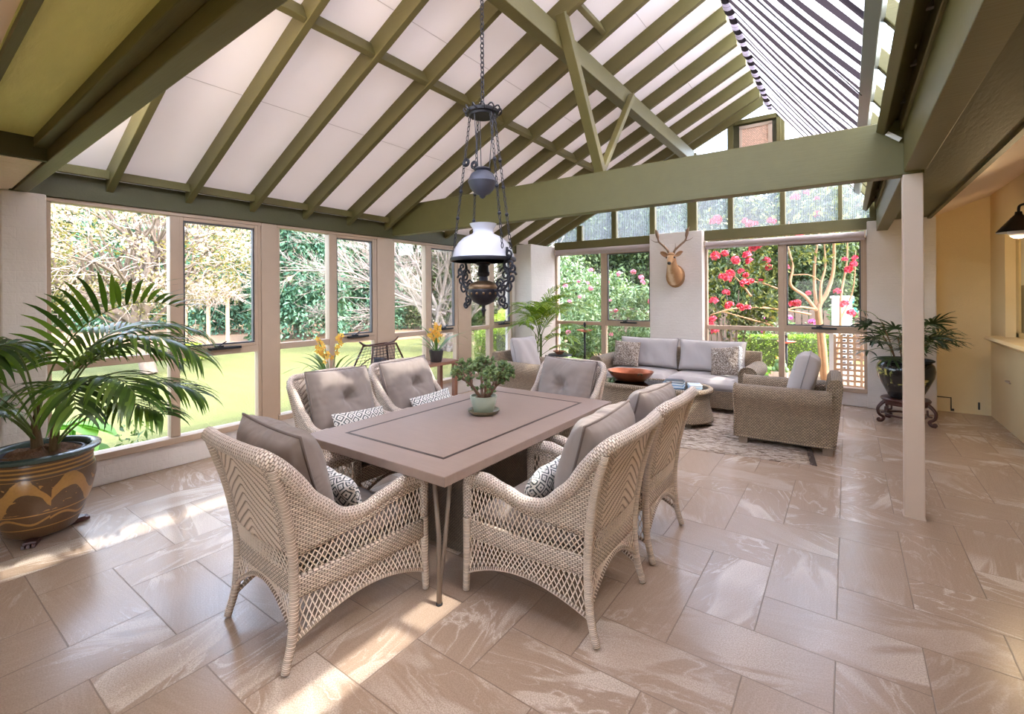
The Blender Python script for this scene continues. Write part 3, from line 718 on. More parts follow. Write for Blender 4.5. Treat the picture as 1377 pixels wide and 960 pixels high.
# small things on the walls of the plant corner
cb = MB(); cb.tube([(1.02, 8.862, .20), (1.17, 8.862, .20), (1.17, 8.862, .04)], .008, 6); cb.box(1.165, 1.20, 8.85, 8.87, .02, .05)
tag(cb.build('cable', 'plaster_line'), 'thin dark cable on the wall behind the plant stand', 'cable')
tag(MB().box(1.44, 1.46, 8.855, 8.87, .07, .17).build('cable_clip', 'plaster_line', bevel=.004), 'small dark clip low on the recess wall', 'clip')
pp = MB(); pp.tube([(XR-.001, 7.98, .60), (XR-.035, 7.98, .60), (XR-.035, 7.80, .60)], .010, 8)
tag(pp.build('pipe_stub', 'cream'), 'short pale pipe stub on the wall below the window sill', 'pipe')
sl = thing('wall_lamp', 'black cone wall lamp with a white globe by the sill', 'lamp', (XR, 6.82, 2.38))
MB().box(-.03, 0, -.06, .06, -.02, .16).build('wall_plate', 'black', sl, bevel=.006)
MB().tube(bz([(-.02, 0, .1), (-.08, 0, .16), (-.15, 0, .15), (-.16, 0, .08)], 14), .012, 8).build('arm', 'black', sl, smooth=True)
MB().lathe([(.025, .09), (.03, .06), (.05, .04), (.16, -.10), (.165, -.115), (.15, -.10), (.045, .03)], 28, (-.16, 0, 0)).build('lamp_shade', 'black', sl, smooth=50)
MB().blob((-.16, 0, -.10), (.085, .085, .08), 18, 12).build('globe', 'opal', sl, smooth=True)
# ================================================================ dining chair
ZA = [(0, .615), (.05, .650), (.16, .665), (.34, .635), (.55, .595), (.70, .625), (.82, .715), (.92, .845), (1, .965)]
ZT = [(0, .595), (.25, .585), (.55, .535), (1, .50)]
YR = [(0, -.405), (.18, -.385), (.4, -.375), (.6, -.40), (.8, -.445), (.98, -.505)]
def cx_(s, z): return .322*(1-s)+s*(.295+.052*max(z-.4, 0)/.57)+.018*math.sin(PI*s)
def cy_(s, z): return .345+(lerp(z, YR)-.345)*s
def side_pt(sg, s, z): return Vector((sg*cx_(s, z), cy_(s, z), z))
def arch(s): return .115+.105*math.sin(PI*s)**.9
def back_pt(t, z):
    w_ = cx_(1, z); y = lerp(z, YR)-.035*(1-(2*t-1)**2)*min(1, max(0, (z-.3)/.3))
    return Vector((w_*(2*t-1), y, z))
def front_pt(t, z): return Vector((.322*(2*t-1), .345, z))
def barch(t): return .16+.14*math.sin(PI*t)**.9
def strands(fn, lo, hi, n, lean, r=.0032, seg=4):
    """diamond lattice between two edges; fn(s, z)"""
    mb = MB()
    for dr in (1, -1):
        for k in range(-int(lean*n)-1, n+int(lean*n)+2):
            s0 = (k+.5)/n; pts = []
            for q in range(seg+1):
                s = s0+dr*lean*(q/seg-.5)
                if -.001 <= s <= 1.001:
                    a, b = lo(s), hi(s)
                    if b-a > .004: pts.append(fn(s, a+(b-a)*q/seg)+Vector((0, 0, 0)))
            if len(pts) > 1: mb.tube(pts, r, 4, cap=False)
    return mb
def make_chair(label, group):
    t = thing('dining_chair', label, 'chair', group=group)
    for sg in (-1, 1):
        F = lambda s, z, sg=sg: side_pt(sg, s, z)
        p = MB().grid(lambda u, v: F(u, lerp(u, ZT)+(lerp(u, ZA)-lerp(u, ZT))*v), 36, 8, uvfn=lambda p: (p.y, p.z)).build('side_panel', 'wicker', t, smooth=True)
        p.modifiers.new('thick', 'SOLIDIFY').thickness = .012
        strands(F, lambda s: arch(s), lambda s: .315, 26, .10).build('lattice', 'strand', p)
        strands(F, lambda s: .405, lambda s: lerp(s, ZT), 26, .10).build('lattice', 'strand', p)
        r = MB().grid(lambda u, v: F(u, .31+.10*v), 24, 3, uvfn=lambda p: (p.y, p.z)).build('side_rail', 'wicker', t, smooth=True)
        r.modifiers.new('thick', 'SOLIDIFY').thickness = .016
        lg = bz([(sg*.324, .362, .008), (sg*.324, .355, .2), (sg*.323, .352, .42)], 14)
        MB().tube(lg, [.019+.005*i/14 for i in range(15)], 10).build('leg', 'wicker_pole', t, smooth=True)
        lg = bz([(sg*.306, -.425, .008), (sg*.298, -.388, .15), (sg*.295, -.377, .33), tuple(back_pt(0 if sg < 0 else 1, .5)), tuple(back_pt(0 if sg < 0 else 1, .7)), tuple(back_pt(0 if sg < 0 else 1, .93))], 30)
        MB().tube(lg, [.018+.004*min(1, i/8) for i in range(31)], 10).build('leg', 'wicker_pole', t, smooth=True)
        MB().tube([F(s/20, arch(s/20)) for s in range(21)], .0115, 8).build('apron_arch', 'wicker_pole', t, smooth=True)
    def mifn(u, v): return 1 if .16 < u < .84 else 0
    b = MB().grid(lambda u, v: back_pt(u, .505+(.955-.505)*v), 31, 20, mifn=mifn, uvfn=lambda p: (abs(p.x), p.z)).build('back_panel', ['wicker', 'wicker_rib'], t, smooth=True)
    b.modifiers.new('thick', 'SOLIDIFY').thickness = .014
    strands(back_pt, barch, lambda s: .315, 20, .12).build('lattice', 'strand', b)
    strands(back_pt, lambda s: .405, lambda s: .51, 20, .12).build('lattice', 'strand', b)
    r = MB().grid(lambda u, v: back_pt(u, .31+.10*v), 16, 3).build('back_rail', 'wicker', t, smooth=True); r.modifiers.new('thick', 'SOLIDIFY').thickness = .016
    # one rail: up the front post, along the arm, over the back and down the other arm
    half = [side_pt(1, 0, .40)+Vector((0, .008, 0)), side_pt(1, 0, .55)+Vector((0, .008, 0)), side_pt(1, 0, .612), side_pt(1, .035, .648), side_pt(1, .10, lerp(.10, ZA))]+[side_pt(1, s, lerp(s, ZA)) for s in (.2, .3, .4, .5, .6, .7, .78, .85, .91)]+[side_pt(1, .965, .925)]
    topc = [back_pt(q, .970+.010*math.sin(PI*q)) for q in (.93, .8, .65, .5, .35, .2, .07)]
    allp = half+topc+[Vector((-p.x, p.y, p.z)) for p in half[::-1]]
    P = bz(allp, 200); R = [.017+.009*min(1, min(i, 200-i)/16) for i in range(201)]
    MB().tube(P, R, 10, flat=1.35).build('arm_rail', 'wicker_rail', t, smooth=True)
    MB().tube([back_pt(i/16, barch(i/16)) for i in range(17)], .0115, 8).build('apron_arch', 'wicker_pole', t, smooth=True)
    MB().tube([front_pt(i/16, .16+.12*math.sin(PI*i/16)) for i in range(17)], .0115, 8).build('apron_arch', 'wicker_pole', t, smooth=True)
    r = MB().grid(lambda u, v: front_pt(u, .30+.10*v), 12, 3).build('front_rail', 'wicker', t, smooth=True); r.modifiers.new('thick', 'SOLIDIFY').thickness = .016
    strands(front_pt, lambda s: .16+.12*math.sin(PI*s), lambda s: .305, 20, .12).build('lattice', 'strand', r)
    MB().box(-.29, .29, -.36, .33, .365, .385).build('seat', 'wicker', t)
    return t

def pillow(w, h, th, tuft=False, p=2.6, n=28, sag=0.0, corner=.06):
    """stuffed cushion standing upright: width along x, height along z from 0, plump along y"""
    front = []
    def prof(a): return max(0.0, 1-abs(a)**p)**.5
    def pt(u, v, s):
        a, b = 2*u-1, 2*v-1
        # edges bow in between the corners
        x = a*w/2*(1-.055*(1-b*b)*abs(a)**3); z = h/2+b*h/2*(1-.055*(1-a*a)*abs(b)**3)
        d = th/2*prof(a)*prof(b)
        if tuft and s > 0:
            r = math.hypot(a*w, (b-.02)*h)/2; d *= 1-.62*math.exp(-(r/.06)**2)
            ang = math.atan2(b*h, a*w); d -= .010*math.exp(-(r/.18)**2)*(.5+.5*math.cos(ang*8))*prof(a)*prof(b)
        ea, eb = abs(a)**6, abs(b)**6      # gathers along the seams
        if p < 6: d += .0045*(eb*math.sin(a*31+s*2+3*math.sin(a*5))*prof(a)+ea*math.sin(b*27+s+2*math.sin(b*4))*prof(b))
        d += .007*math.sin(a*7+b*4+s)*prof(a)*prof(b)
        z -= sag*(1-a*a)*max(0, b)**2
        return Vector((x, s*d, z))
    mb = MB()
    mb.grid(lambda u, v: pt(u, v, 1), n, n); mb.grid(lambda u, v: pt(1-u, v, -1), n, n)
    edge = [pt(i/20, 0, 0) for i in range(20)]+[pt(1, i/20, 0) for i in range(20)]+[pt(1-i/20, 1, 0) for i in range(20)]+[pt(0, 1-i/20, 0) for i in range(21)]
    return mb, edge
def slab(w, d, th, n=20, p=6, crown=.02):
    """flat seat cushion: width x, depth y, rounded edges"""
    def pt(u, v, s):
        a, b = 2*u-1, 2*v-1
        f = (max(0, 1-abs(a)**14)*max(0, 1-abs(b)**14))**.5
        return Vector((a*w/2, b*d/2, th/2+s*(th/2*(.55+.45*f)*(1 if f > .001 else .55)+crown*(1-a*a)*(1-b*b)*(s > 0))))
    mb = MB(); mb.grid(lambda u, v: pt(u, v, 1), n, n); mb.grid(lambda u, v: pt(1-u, v, -1), n, n)
    def wall(u, v):
        k = u*4; e = int(k) % 4; q = k-int(k) if k < 4 else 0
        a, b = [(q, 0), (1, q), (1-q, 1), (0, 1-q)][e]
        lo, hi = pt(a, b, -1), pt(a, b, 1); m = lo.lerp(hi, v); n_ = Vector((m.x, m.y, 0)).normalized()*.006*math.sin(PI*v); return m+n_
    mb.grid(wall, 80, 4)
    return mb

CHAIRS = [  # x, y, turn, chair label, where
 ((-2.285, 1.525), -.05, 'cream wicker armchair with its back to the dragon planter at the bare table end', 'the chair at the bare end of the table'),
 ((-1.385, 2.315), PI/2, 'cream wicker armchair backing the open floor beside the sharp table corner', 'the chair by the table corner next to the open floor'),
 ((-1.40, 3.14), PI/2, 'cream wicker armchair backing the open floor, the one closer to the rug', 'the chair on the open side closer to the rug'),
 ((-3.24, 2.41), -PI/2, 'cream wicker armchair on the lawn window side before the yellow orchid', 'the window side chair before the yellow orchid'),
 ((-3.24, 3.215), -PI/2, 'cream wicker armchair on the lawn window side before the lantern', 'the window side chair before the lantern'),
 ((-2.27, 3.74), PI-.04, 'cream wicker armchair facing the dragon planter end, behind the jade plant', 'the chair at the far end behind the jade plant')]
ch0 = make_chair(CHAIRS[0][3] if False else CHAIRS[0][2], 'cream wicker dining chairs round the stone table')
SEATC = slab(.54, .60, .10, crown=.008).build('seat_cushion', 'mauve', smooth=60)
mb, e = pillow(.595, .555, .27, tuft=True, p=3.4, n=44)
BACKC = mb.build('back_cushion', 'mauve', smooth=True, weld=.0005)
MB().tube(e, .0075, 6).build('piping', 'mauve_dark', BACKC, smooth=True)
mb, e = pillow(.50, .23, .12, p=3)
LUMB = mb.build('lumbar_pillow', 'print', smooth=True, weld=.0005)
def put(src, first, loc, rot, label, cat, group):
    o = src if first else dup(src, loc, rot)
    o.location = loc; o.rotation_euler = rot; o['label'] = label; o['category'] = cat; o['group'] = group
    return o
for i, ((x, y), rz, lab, where) in enumerate(CHAIRS):
    if i == 0: ch0.location = (x, y, 0); ch0.rotation_euler = (0, 0, rz)
    else: dup(ch0, (x, y, 0), rz, lab)
    Rz = Matrix.Rotation(rz, 3, 'Z'); B = Vector((x, y, 0)); jit = [.0, .02, -.02, .0, .03, -.02][i]
    put(SEATC, i == 0, B+Rz@Vector((0, .0, .388)), (0, 0, rz), 'taupe seat cushion on '+where, 'cushion', 'taupe seat cushions on the dining chairs')
    put(BACKC, i == 0, B+Rz@Vector((jit, -.19, .502)), (.30, .03*(-1)**i, rz+jit), 'plump taupe back cushion on '+where, 'cushion', 'taupe back cushions on the dining chairs')
    put(LUMB, i == 0, B+Rz@Vector((-jit, .02, .502)), (.34, .05*(-1)**i, rz-jit), 'diamond patterned lumbar pillow on '+where, 'cushion', 'patterned lumbar pillows on the dining chairs')

# ================================================================ dining table
tx0, tx1, ty0, ty1, tz = -2.895, -1.63, 1.70, 3.73, .752
tb = thing('dining_table', 'stone topped dining table with a dark inlaid border line', 'table', ((tx0+tx1)/2, (ty0+ty1)/2, 0))
hx, hy = (tx1-tx0)/2, (ty1-ty0)/2
top = MB().box(-hx, hx, -hy, hy, tz-.052, tz).build('tabletop', 'table', tb, bevel=.004)
i0x, i0y, iw = hx-.185, hy-.185, .022
m = MB(); z0, z1 = tz-.004, tz+.0006
m.box(-i0x, i0x, -i0y, -i0y+iw, z0, z1); m.box(-i0x, i0x, i0y-iw, i0y, z0, z1); m.box(-i0x, -i0x+iw, -i0y+iw, i0y-iw, z0, z1); m.box(i0x-iw, i0x, -i0y+iw, i0y-iw, z0, z1)
m.build('inlay', 'inlay', top)
m = MB(); m.box(-.33, .33, -.52, .52, tz-.11, tz-.052); m.build('underframe', 'bronze', tb)
m = MB(); m.box(-.30, .30, -.45, .45, .0, tz-.11); m.build('base_box', 'woven_dark', tb)
for sx in (-1, 1):
    for sy in (-1, 1):
        a = Vector((sx*(hx-.10), sy*(hy-.10), tz-.055)); f_ = Vector((sx*(hx-.155), sy*(hy-.115), .01))
        l = MB().tube([a-Vector((sx*.075, 0, 0)), a-Vector((sx*.04, 0, .32)), f_], [.013, .013, .015], 10).build('leg', 'taupe_metal', tb, smooth=True)
        MB().tube([a-Vector((0, sy*.05, 0)), a-Vector((sx*.015, sy*.02, .35)), f_+Vector((0, 0, .05))], .011, 8).build('leg_rod', 'taupe_metal', l, smooth=True)
        MB().lathe([(.017, 0), (.019, .004), (.017, .012), (.012, .014)], 12, tuple(f_-Vector((0, 0, .01)))).build('glide', 'black', l, smooth=True)

# ================================================================ lounge: sofa, armchairs
def sofa(name, label, cat, w, d, ncush, loc, rz, arm_h=.66, back_h=.80, group=None):
    """rolled-arm woven sofa facing local -y; front at y=0, back at y=d, centred on x"""
    t = thing(name, label, cat, loc, rz, group)
    aw_ = .20
    for s in (-1, 1):
        x0 = s*(w/2-aw_)        # inner face
        prof = [(0, .07), (0, arm_h-.10)]
        cxr, czr, rr = .110, arm_h-.105, .112
        prof = [(0, .085), (0, arm_h-.14)]+[(cxr-rr*math.cos(a)*1.0, czr+rr*math.sin(a)) for a in [PI*(-.08)+PI*1.22*k/14 for k in range(15)]]+[(.172, arm_h-.215), (.150, .32), (.166, .085)]
        P = [(x0+s*px_, pz) for px_, pz in prof]
        if s < 0: P = P[::-1]
        a = MB().prism(P, 1, .0, d-.05).build('arm', 'rattan', t, smooth=40)
        ee = [Vector((x, -.004, z)) for x, z in P]
        MB().tube(ee, .012, 6).build('arm_edge', 'rattan_roll', a, smooth=True)
    bw = w/2-.06
    back = MB().prism([(d-.02, .07), (d+.045, back_h-.08), (d+.04, back_h-.02), (d-.0, back_h), (d-.06, back_h-.01), (d-.09, back_h-.06), (d-.16, .07)], 0, -bw, bw).build('back', 'rattan', t, smooth=40)
    MB().box(-w/2+aw_, w/2-aw_, .03, d-.12, .07, .29).build('seat_base', 'rattan', t)
    MB().box(-w/2+aw_-.03, w/2-aw_+.03, .0, .03, .07, .31).build('front_rail', 'rattan', t, bevel=.006)
    MB().box(-w/2+.02, w/2-.02, .015, d-.03, .075, .095).build('bottom_rail', 'rattan_roll', t)
    for sx in (-1, 1):
        for yy in (.05, d-.12):
            x = sx*(w/2-.075)
            v = [(x+i*k, yy+j*k+.03, z) for z, k in ((0, .042), (.095, .046)) for j in (-1, 1) for i in (-1, 1)]
            MB().add(v, [(0, 2, 3, 1), (4, 5, 7, 6), (0, 1, 5, 4), (2, 6, 7, 3), (0, 4, 6, 2), (1, 3, 7, 5)]).build('foot', 'foot', t)
    return t
def lounge_cushion(w, h, th, name, label, loc, rot, group):
    mb, e = pillow(w, h, th, p=7, n=30)
    o = mb.build(name, 'sofa_cloth', smooth=True, weld=.0005); MB().tube([p+Vector((0, .0, 0)) for p in e], .006, 6).build('piping', 'sofa_pipe', o, smooth=True)
    o.location = loc; o.rotation_euler = rot; tag(o, label, 'cushion', group); return o
SX, SY, SRZ = -2.21, 6.99, -.02
sofa('sofa', 'brown woven sofa with rolled arms beneath the deer head', 'sofa', 2.42, .92, 2, (SX, SY, 0), SRZ, .66, .80)
sofaR = Matrix.Rotation(SRZ, 3, 'Z'); SB = Vector((SX, SY, 0))
def place(o, B, Rm_, local, rot):
    o.location = B+Rm_@Vector(local); o.rotation_euler = rot
for s, lab in ((-1, 'flat grey seat cushion under the bowl side of the sofa'), (1, 'flat grey seat cushion under the book side of the sofa')):
    o = slab(.985, .74, .17, crown=.012).build('seat_cushion', 'sofa_cloth', smooth=60)
    place(o, SB, sofaR, (s*.505, .375, .292), (0, 0, SRZ)); tag(o, lab, 'cushion', 'grey seat cushions on the sofa')
for s, lab in ((-1, 'tall grey back cushion on the sofa half with the fringeless throw pillow'), (1, 'tall grey back cushion on the sofa half with the fringed throw pillow')):
    lounge_cushion(.98, .48, .20, 'back_cushion', lab, SB+sofaR@Vector((s*.497, .62, .477)), (-.20, 0, SRZ), 'grey back cushions on the sofa')
def throw(label, loc, rot, fringe):
    mb, e = pillow(.42, .42, .15, p=2.4)
    o = mb.build('throw_pillow', 'pile', smooth=True, weld=.0005); o.location = loc; o.rotation_euler = rot; tag(o, label, 'cushion', 'speckled throw pillows on the sofa')
    if fringe:
        f = MB()
        for k in range(60):
            z = .02+.40*k/60; f.tube([(.19, 0, z), (.215, random.uniform(-.02, .02), z+random.uniform(-.01, .01)), (.245, random.uniform(-.03, .03), z-.02+random.uniform(-.015, .015))], .004, 4)
        f.build('fringe', 'white', o)
    return o
throw('speckled taupe throw pillow against the sofa arm by the copper bowl', SB+sofaR@Vector((-.78, .375, .486)), (-.30, .06, SRZ+.22), False)
throw('speckled taupe throw pillow with white fringe against the sofa arm by the books', SB+sofaR@Vector((.76, .33, .486)), (-.30, -.14, SRZ-.22), True)

A1 = Vector((-1.04, 6.14, 0)); r1 = -PI/2+.03
sofa('armchair', 'brown woven armchair with its flat side turned to the cream column', 'armchair', .90, .95, 1, tuple(A1), r1, .645, .78, 'brown woven lounge armchairs')
A2 = Vector((-3.52, 6.10, 0)); r2 = PI/2-.12
sofa('armchair', 'brown woven armchair in the window corner before the tall palm', 'armchair', .90, .95, 1, tuple(A2), r2, .645, .78, 'brown woven lounge armchairs')
for B, rz, where in ((A1, r1, 'the armchair near the cream column'), (A2, r2, 'the armchair in the window corner')):
    Rq = Matrix.Rotation(rz, 3, 'Z')
    o = slab(.485, .75, .16, crown=.015).build('seat_cushion', 'sofa_cloth', smooth=60); place(o, B, Rq, (0, .39, .292), (0, 0, rz)); tag(o, 'flat grey seat cushion on '+where, 'cushion', 'grey seat cushions on the armchairs')
    lounge_cushion(.50, .54, .24, 'back_cushion', 'square grey back cushion on '+where, B+Rq@Vector((0, .575, .475)), (-.25, 0, rz), 'grey back cushions on the armchairs')

# ================================================================ coffee table, bowl, books
CT = (-2.13, 6.23)
ct = thing('coffee_table', 'oval woven coffee table with a glass top on the rag rug', 'table', (*CT, .009), .0)
def stad(hl, r, n=14): return [(hl+r*math.cos(a), r*math.sin(a)) for a in [-PI/2+PI*k/n for k in range(n+1)]]+[(-hl+r*math.cos(a), r*math.sin(a)) for a in [PI/2+PI*k/n for k in range(n+1)]]
def stadring(levels):
    def fn(u, v):
        k = v*(len(levels)-1); i = min(int(k), len(levels)-2); q = k-i
        (o0, z0), (o1, z1) = levels[i], levels[i+1]; o = o0+(o1-o0)*q; z = z0+(z1-z0)*q
        P = stad(.40, .32+o); n = len(P); f = u*n; a = int(f) % n; b = (a+1) % n; g = f-int(f)
        return (P[a][0]*(1-g)+P[b][0]*g, P[a][1]*(1-g)+P[b][1]*g, z)
    return fn
MB().grid(stadring([(.045, .07), (.03, .12), (.0, .24), (-.01, .36), (.0, .40)]), 64, 12).build('body', 'rattan', ct, smooth=True)
rim = MB().tube([Vector((*p, .435)) for p in stad(.40, .325)]+[Vector((*stad(.40, .325)[0], .435))], .034, 10).build('rim', 'rattan_roll', ct, smooth=True)
MB().prism(stad(.40, .315), 2, .445, .457).build('glass_top', 'table_glass', ct)
MB().prism(stad(.39, .30), 2, .40, .41).build('shelf_panel', 'rattan', ct)
MB().prism(stad(.42, .34), 2, .055, .075).build('bottom_panel', 'rattan_roll', ct)
for sx in (-1, 1):
    for sy in (-1, 1):
        MB().box(sx*.52-.045, sx*.52+.045, sy*.20-.045, sy*.20+.045, 0, .06).build('foot', 'foot', ct, bevel=.004)
    MB().box(sx*.20-.045, sx*.20+.045, -.33, -.25, 0, .06).build('foot', 'foot', ct, bevel=.004)
bo = MB().lathe([(.0, .012), (.14, .012), (.22, .045), (.27, .10), (.285, .135), (.295, .138), (.29, .128), (.25, .07), (.17, .0), (0, .0)][::-1], 40).build('copper_bowl', 'copper', smooth=45)
bo.location = (-2.46, 6.27, .467); bo.scale = (1.1, .85, 1); tag(bo, 'wide hammered copper bowl on the coffee table', 'bowl')
for s in (-1, 1):
    MB().tube(bz([(s*.20, -.19, .11), (s*.215, -.225, .135), (s*.18, -.245, .135), (s*.165, -.22, .11)], 12), .009, 6).build('handle', 'brass', bo, smooth=True)
def book(label, loc, rz, w, d, h, cover, z):
    t = thing('book', label, 'book', (loc[0], loc[1], z), rz, 'books stacked on the coffee table')
    m = MB().box(-w/2, w/2, -d/2, d/2, 0, .003); m.box(-w/2, w/2, -d/2, d/2, h-.003, h); m.box(-w/2, -w/2+.004, -d/2, d/2, .003, h-.003)
    m.build('cover', cover, t); MB().box(-w/2+.004, w/2-.005, -d/2+.005, d/2-.005, .003, h-.003).build('page_block', 'white', t)
for i_, (nm, c) in enumerate((('blue_cover', (36, 134, 190)), ('steel_cover', (84, 112, 130)), ('dark_cover', (60, 66, 76)), ('ice_cover', (206, 218, 226)), ('aqua_cover', (96, 170, 200)))): M[nm] = m_plain(nm, c, .35)
BX, BY = -1.80, 6.16
book('bright blue book at the bottom of the dark stack on the coffee table', (BX-.03, BY), .15, .26, .21, .032, 'blue_cover', .467)
book('steel grey book in the middle of the dark stack on the coffee table', (BX-.03, BY+.01), .1, .25, .20, .030, 'steel_cover', .500)
book('dark slate book topping the dark stack on the coffee table', (BX-.02, BY), .3, .22, .17, .024, 'dark_cover', .531)
book('aqua book at the bottom of the pale stack on the coffee table', (BX+.235, BY-.02), .3, .16, .22, .030, 'aqua_cover', .467)
book('ice white book topping the pale stack on the coffee table', (BX+.235, BY-.02), .42, .15, .21, .030, 'ice_cover', .498)

# ================================================================ rug
def rugf(u, v):
    x = -1.62+3.24*u; y = -1.0+2.0*v
    return (x+.012*math.sin(v*60), y+.012*math.sin(u*40), .007+.002*math.sin(u*90)*math.sin(v*70))
ru = MB().grid(rugf, 60, 40).build('rug', 'rug', smooth=True); ru.modifiers.new('thick', 'SOLIDIFY').thickness = .006
ru.location = (-2.02, 6.12, .0); ru.rotation_euler = (0, 0, .13); tag(ru, 'flat woven rag rug in beige and brown under the lounge seats', 'rug')
for s in (-1, 1):
    fr = MB()
    for k in range(90):
        y = -.98+1.96*k/90; fr.tube([(s*1.61, y, .008), (s*1.645, y+random.uniform(-.008, .008), .006), (s*1.665, y+random.uniform(-.012, .012), .004)], .004, 4)
    fr.build('fringe', m_plain('dark_rug_fringe', (86, 72, 64), .9), ru)

# ================================================================ pendant lamp
LP = Vector((-2.20, 2.72, 0)); S = .0055
la = thing('pendant_lamp', 'antique hanging oil lamp with a white glass dome over the table', 'lamp', tuple(LP))
zc = 3.02
def link(c, rot, a=.020, b=.012, r=.0032):
    pts = [(b*math.cos(q), 0, a*math.sin(q)) for q in [2*PI*k/10 for k in range(11)]]
    m_ = MB().tube(pts, r, 5, cap=False); m_.xf(Matrix.Translation(c) @ Matrix.Rotation(rot, 4, 'Z')); return m_
chn = MB(); z = zc+.06; k = 0
while z < zb(LP.x)+.14:
    q = link((0, 0, z), k % 2*PI/2, .024, .014, .0042); chn.add(q.v, q.f); z += .036; k += 1
chn.build('ceiling_chain', 'iron', la, smooth=True)
can = MB().lathe([(.0, .06), (.02, .055), (.03, .03), (.115, .012), (.125, 0), (.12, -.016), (.10, -.02), (.095, -.035), (.04, -.03), (0, -.03)], 28, (0, 0, zc)).build('canopy', 'iron', la, smooth=50)
orn = MB()
for q in range(12):
    a = 2*PI*q/12; orn.tube(bz([(.11*math.cos(a), .11*math.sin(a), zc+.01), (.135*math.cos(a+.12), .135*math.sin(a+.12), zc+.025), (.14*math.cos(a+.26), .14*math.sin(a+.26), zc-.0), (.12*math.cos(a+.3), .12*math.sin(a+.3), zc-.02)], 8), .006, 5)
orn.build('filigree', 'iron', can, smooth=True)
cwz = 2.50
MB().lathe([(0, .105), (.05, .105), (.066, .092), (.05, .08), (.082, .06), (.102, .02), (.104, .008), (.108, .0), (.104, -.008), (.092, -.045), (.06, -.085), (.025, -.10), (.02, -.115), (0, -.125)], 30, (-.005, 0, cwz)).build('counterweight', 'zinc', la, smooth=50)
for a in (.4, 2.5, 4.6):
    MB().tube([(.085*math.cos(a), .085*math.sin(a), zc-.02), (.05*math.cos(a), .05*math.sin(a), cwz+.10)], .0035, 5).build('weight_chain', 'iron', la)
# suspension chains to the shade gallery, with little balls; pulleys under the canopy
HA = [2.75, 3.55, .05, -.55]
for n_, a in enumerate((2.62, 3.50, -.28, .12)):
    d = Vector((math.cos(a), math.sin(a), 0)); p0 = d*.10+Vector((0, 0, zc-.03)); p1 = d*.235+Vector((0, 0, 1.99))
    c_ = MB(); L_ = (p1-p0).length; kk = int(L_/.034)
    for q in range(kk):
        pt = p0.lerp(p1, (q+.5)/kk); m_ = link((0, 0, 0), q % 2*PI/2, .019, .009, .0032); m_.xf(Matrix.Translation(pt)); c_.add(m_.v, m_.f)
    for f_ in (.35, .55, .75): c_.blob(tuple(p0.lerp(p1, f_)), .015, 8, 6)
    c_.build('suspension_chain', 'iron', la, smooth=True)
for a in (2.75, 3.35):
    pu = MB(); c_ = Vector((math.cos(a)*.14, math.sin(a)*.14, 2.66))
    for rr in (.028, .016): pu.tube([c_+Vector((rr*math.cos(t_), 0, rr*math.sin(t_))) for t_ in [2*PI*k/14 for k in range(15)]], .006, 6, cap=False)
    pu.build('pulley', 'iron', la, smooth=True)
sz = 1.925
sh = MB().lathe([(.232, .0), (.228, .02), (.215, .07), (.188, .118), (.15, .155), (.105, .178), (.082, .188), (.075, .20), (.078, .225), (.096, .25), (.102, .262), (.096, .262), (.090, .25), (.072, .225), (.07, .2), (.10, .172), (.145, .15), (.18, .114), (.208, .066), (.222, .018), (.226, .0)], 48, (0, 0, sz)).build('lamp_shade', 'opal', la, smooth=60)
MB().lathe([(.222, -.012), (.240, -.014), (.246, .0), (.240, .014), (.230, .014), (.228, .0), (.222, -.012)], 48, (0, 0, sz-.004)).build('shade_ring', 'iron', la, smooth=50)
MB().lathe([(.0, .16), (.028, .16), (.032, .14), (.05, .135), (.052, .12), (.036, .11), (.04, .07), (.048, .06), (.044, .04), (.03, .03), (.035, .0), (0, 0)][::-1], 26, (0, 0, 1.765)).build('burner', 'iron', la, smooth=50)
MB().lathe([(0, -.0), (.045, .0), (.10, -.022), (.112, -.045), (.110, -.062), (.0, -.062)], 32, (0, 0, 1.765)).build('oil_font', 'brass', la, smooth=50)
bk = MB().lathe([(.115, 0), (.118, -.008), (.108, -.05), (.075, -.095), (.035, -.115), (.014, -.122), (.012, -.145), (.02, -.155), (.012, -.17), (.006, -.20), (0, -.205)], 32, (0, 0, 1.703)).build('font_basket', 'iron', la, smooth=50)
pr = MB()
for q in range(14):
    a = 2*PI*q/14; pr.blob((.106*math.cos(a), .106*math.sin(a), 1.672), (.012, .012, .012), 8, 6)
pr.build('basket_studs', 'brass', bk, smooth=True)
def spiral(c, r0, r1, a0, turns, d, n=22):
    return [c+d*((r0+(r1-r0)*k/n)*math.cos(a0+turns*2*PI*k/n))+Vector((0, 0, 1))*((r0+(r1-r0)*k/n)*math.sin(a0+turns*2*PI*k/n)) for k in range(n+1)]
for a in (2.95, -.08):
    d = Vector((math.cos(a), math.sin(a), 0)); b_ = MB()
    b_.tube(bz([d*.235+Vector((0, 0, 2.0)), d*.225+Vector((0, 0, 1.93)), d*.205+Vector((0, 0, 1.86)), d*.255+Vector((0, 0, 1.78)), d*.20+Vector((0, 0, 1.70)), d*.11+Vector((0, 0, 1.69))], 30), .010, 6)
    for c_, r_, a0, tr in (((.245, 1.90), .045, 1.2, 1.4), ((.205, 1.83), .042, 2.8, -1.5), ((.262, 1.80), .040, .4, 1.4), ((.225, 1.735), .045, 3.5, -1.5), ((.17, 1.70), .042, 1.0, 1.5), ((.18, 1.64), .032, 4.4, -1.4), ((.235, 1.97), .03, 4.0, 1.3), ((.27, 1.86), .026, 2.0, -1.2), ((.15, 1.76), .03, .2, 1.3), ((.205, 1.605), .022, 3.0, 1.2)):
        b_.tube(spiral(d*(c_[0]+.01)+Vector((0, 0, c_[1]-.02)), r_*1.25, .006, a0, tr, d), .0085, 5)
    b_.build('scroll_bracket', 'iron', la, smooth=True)

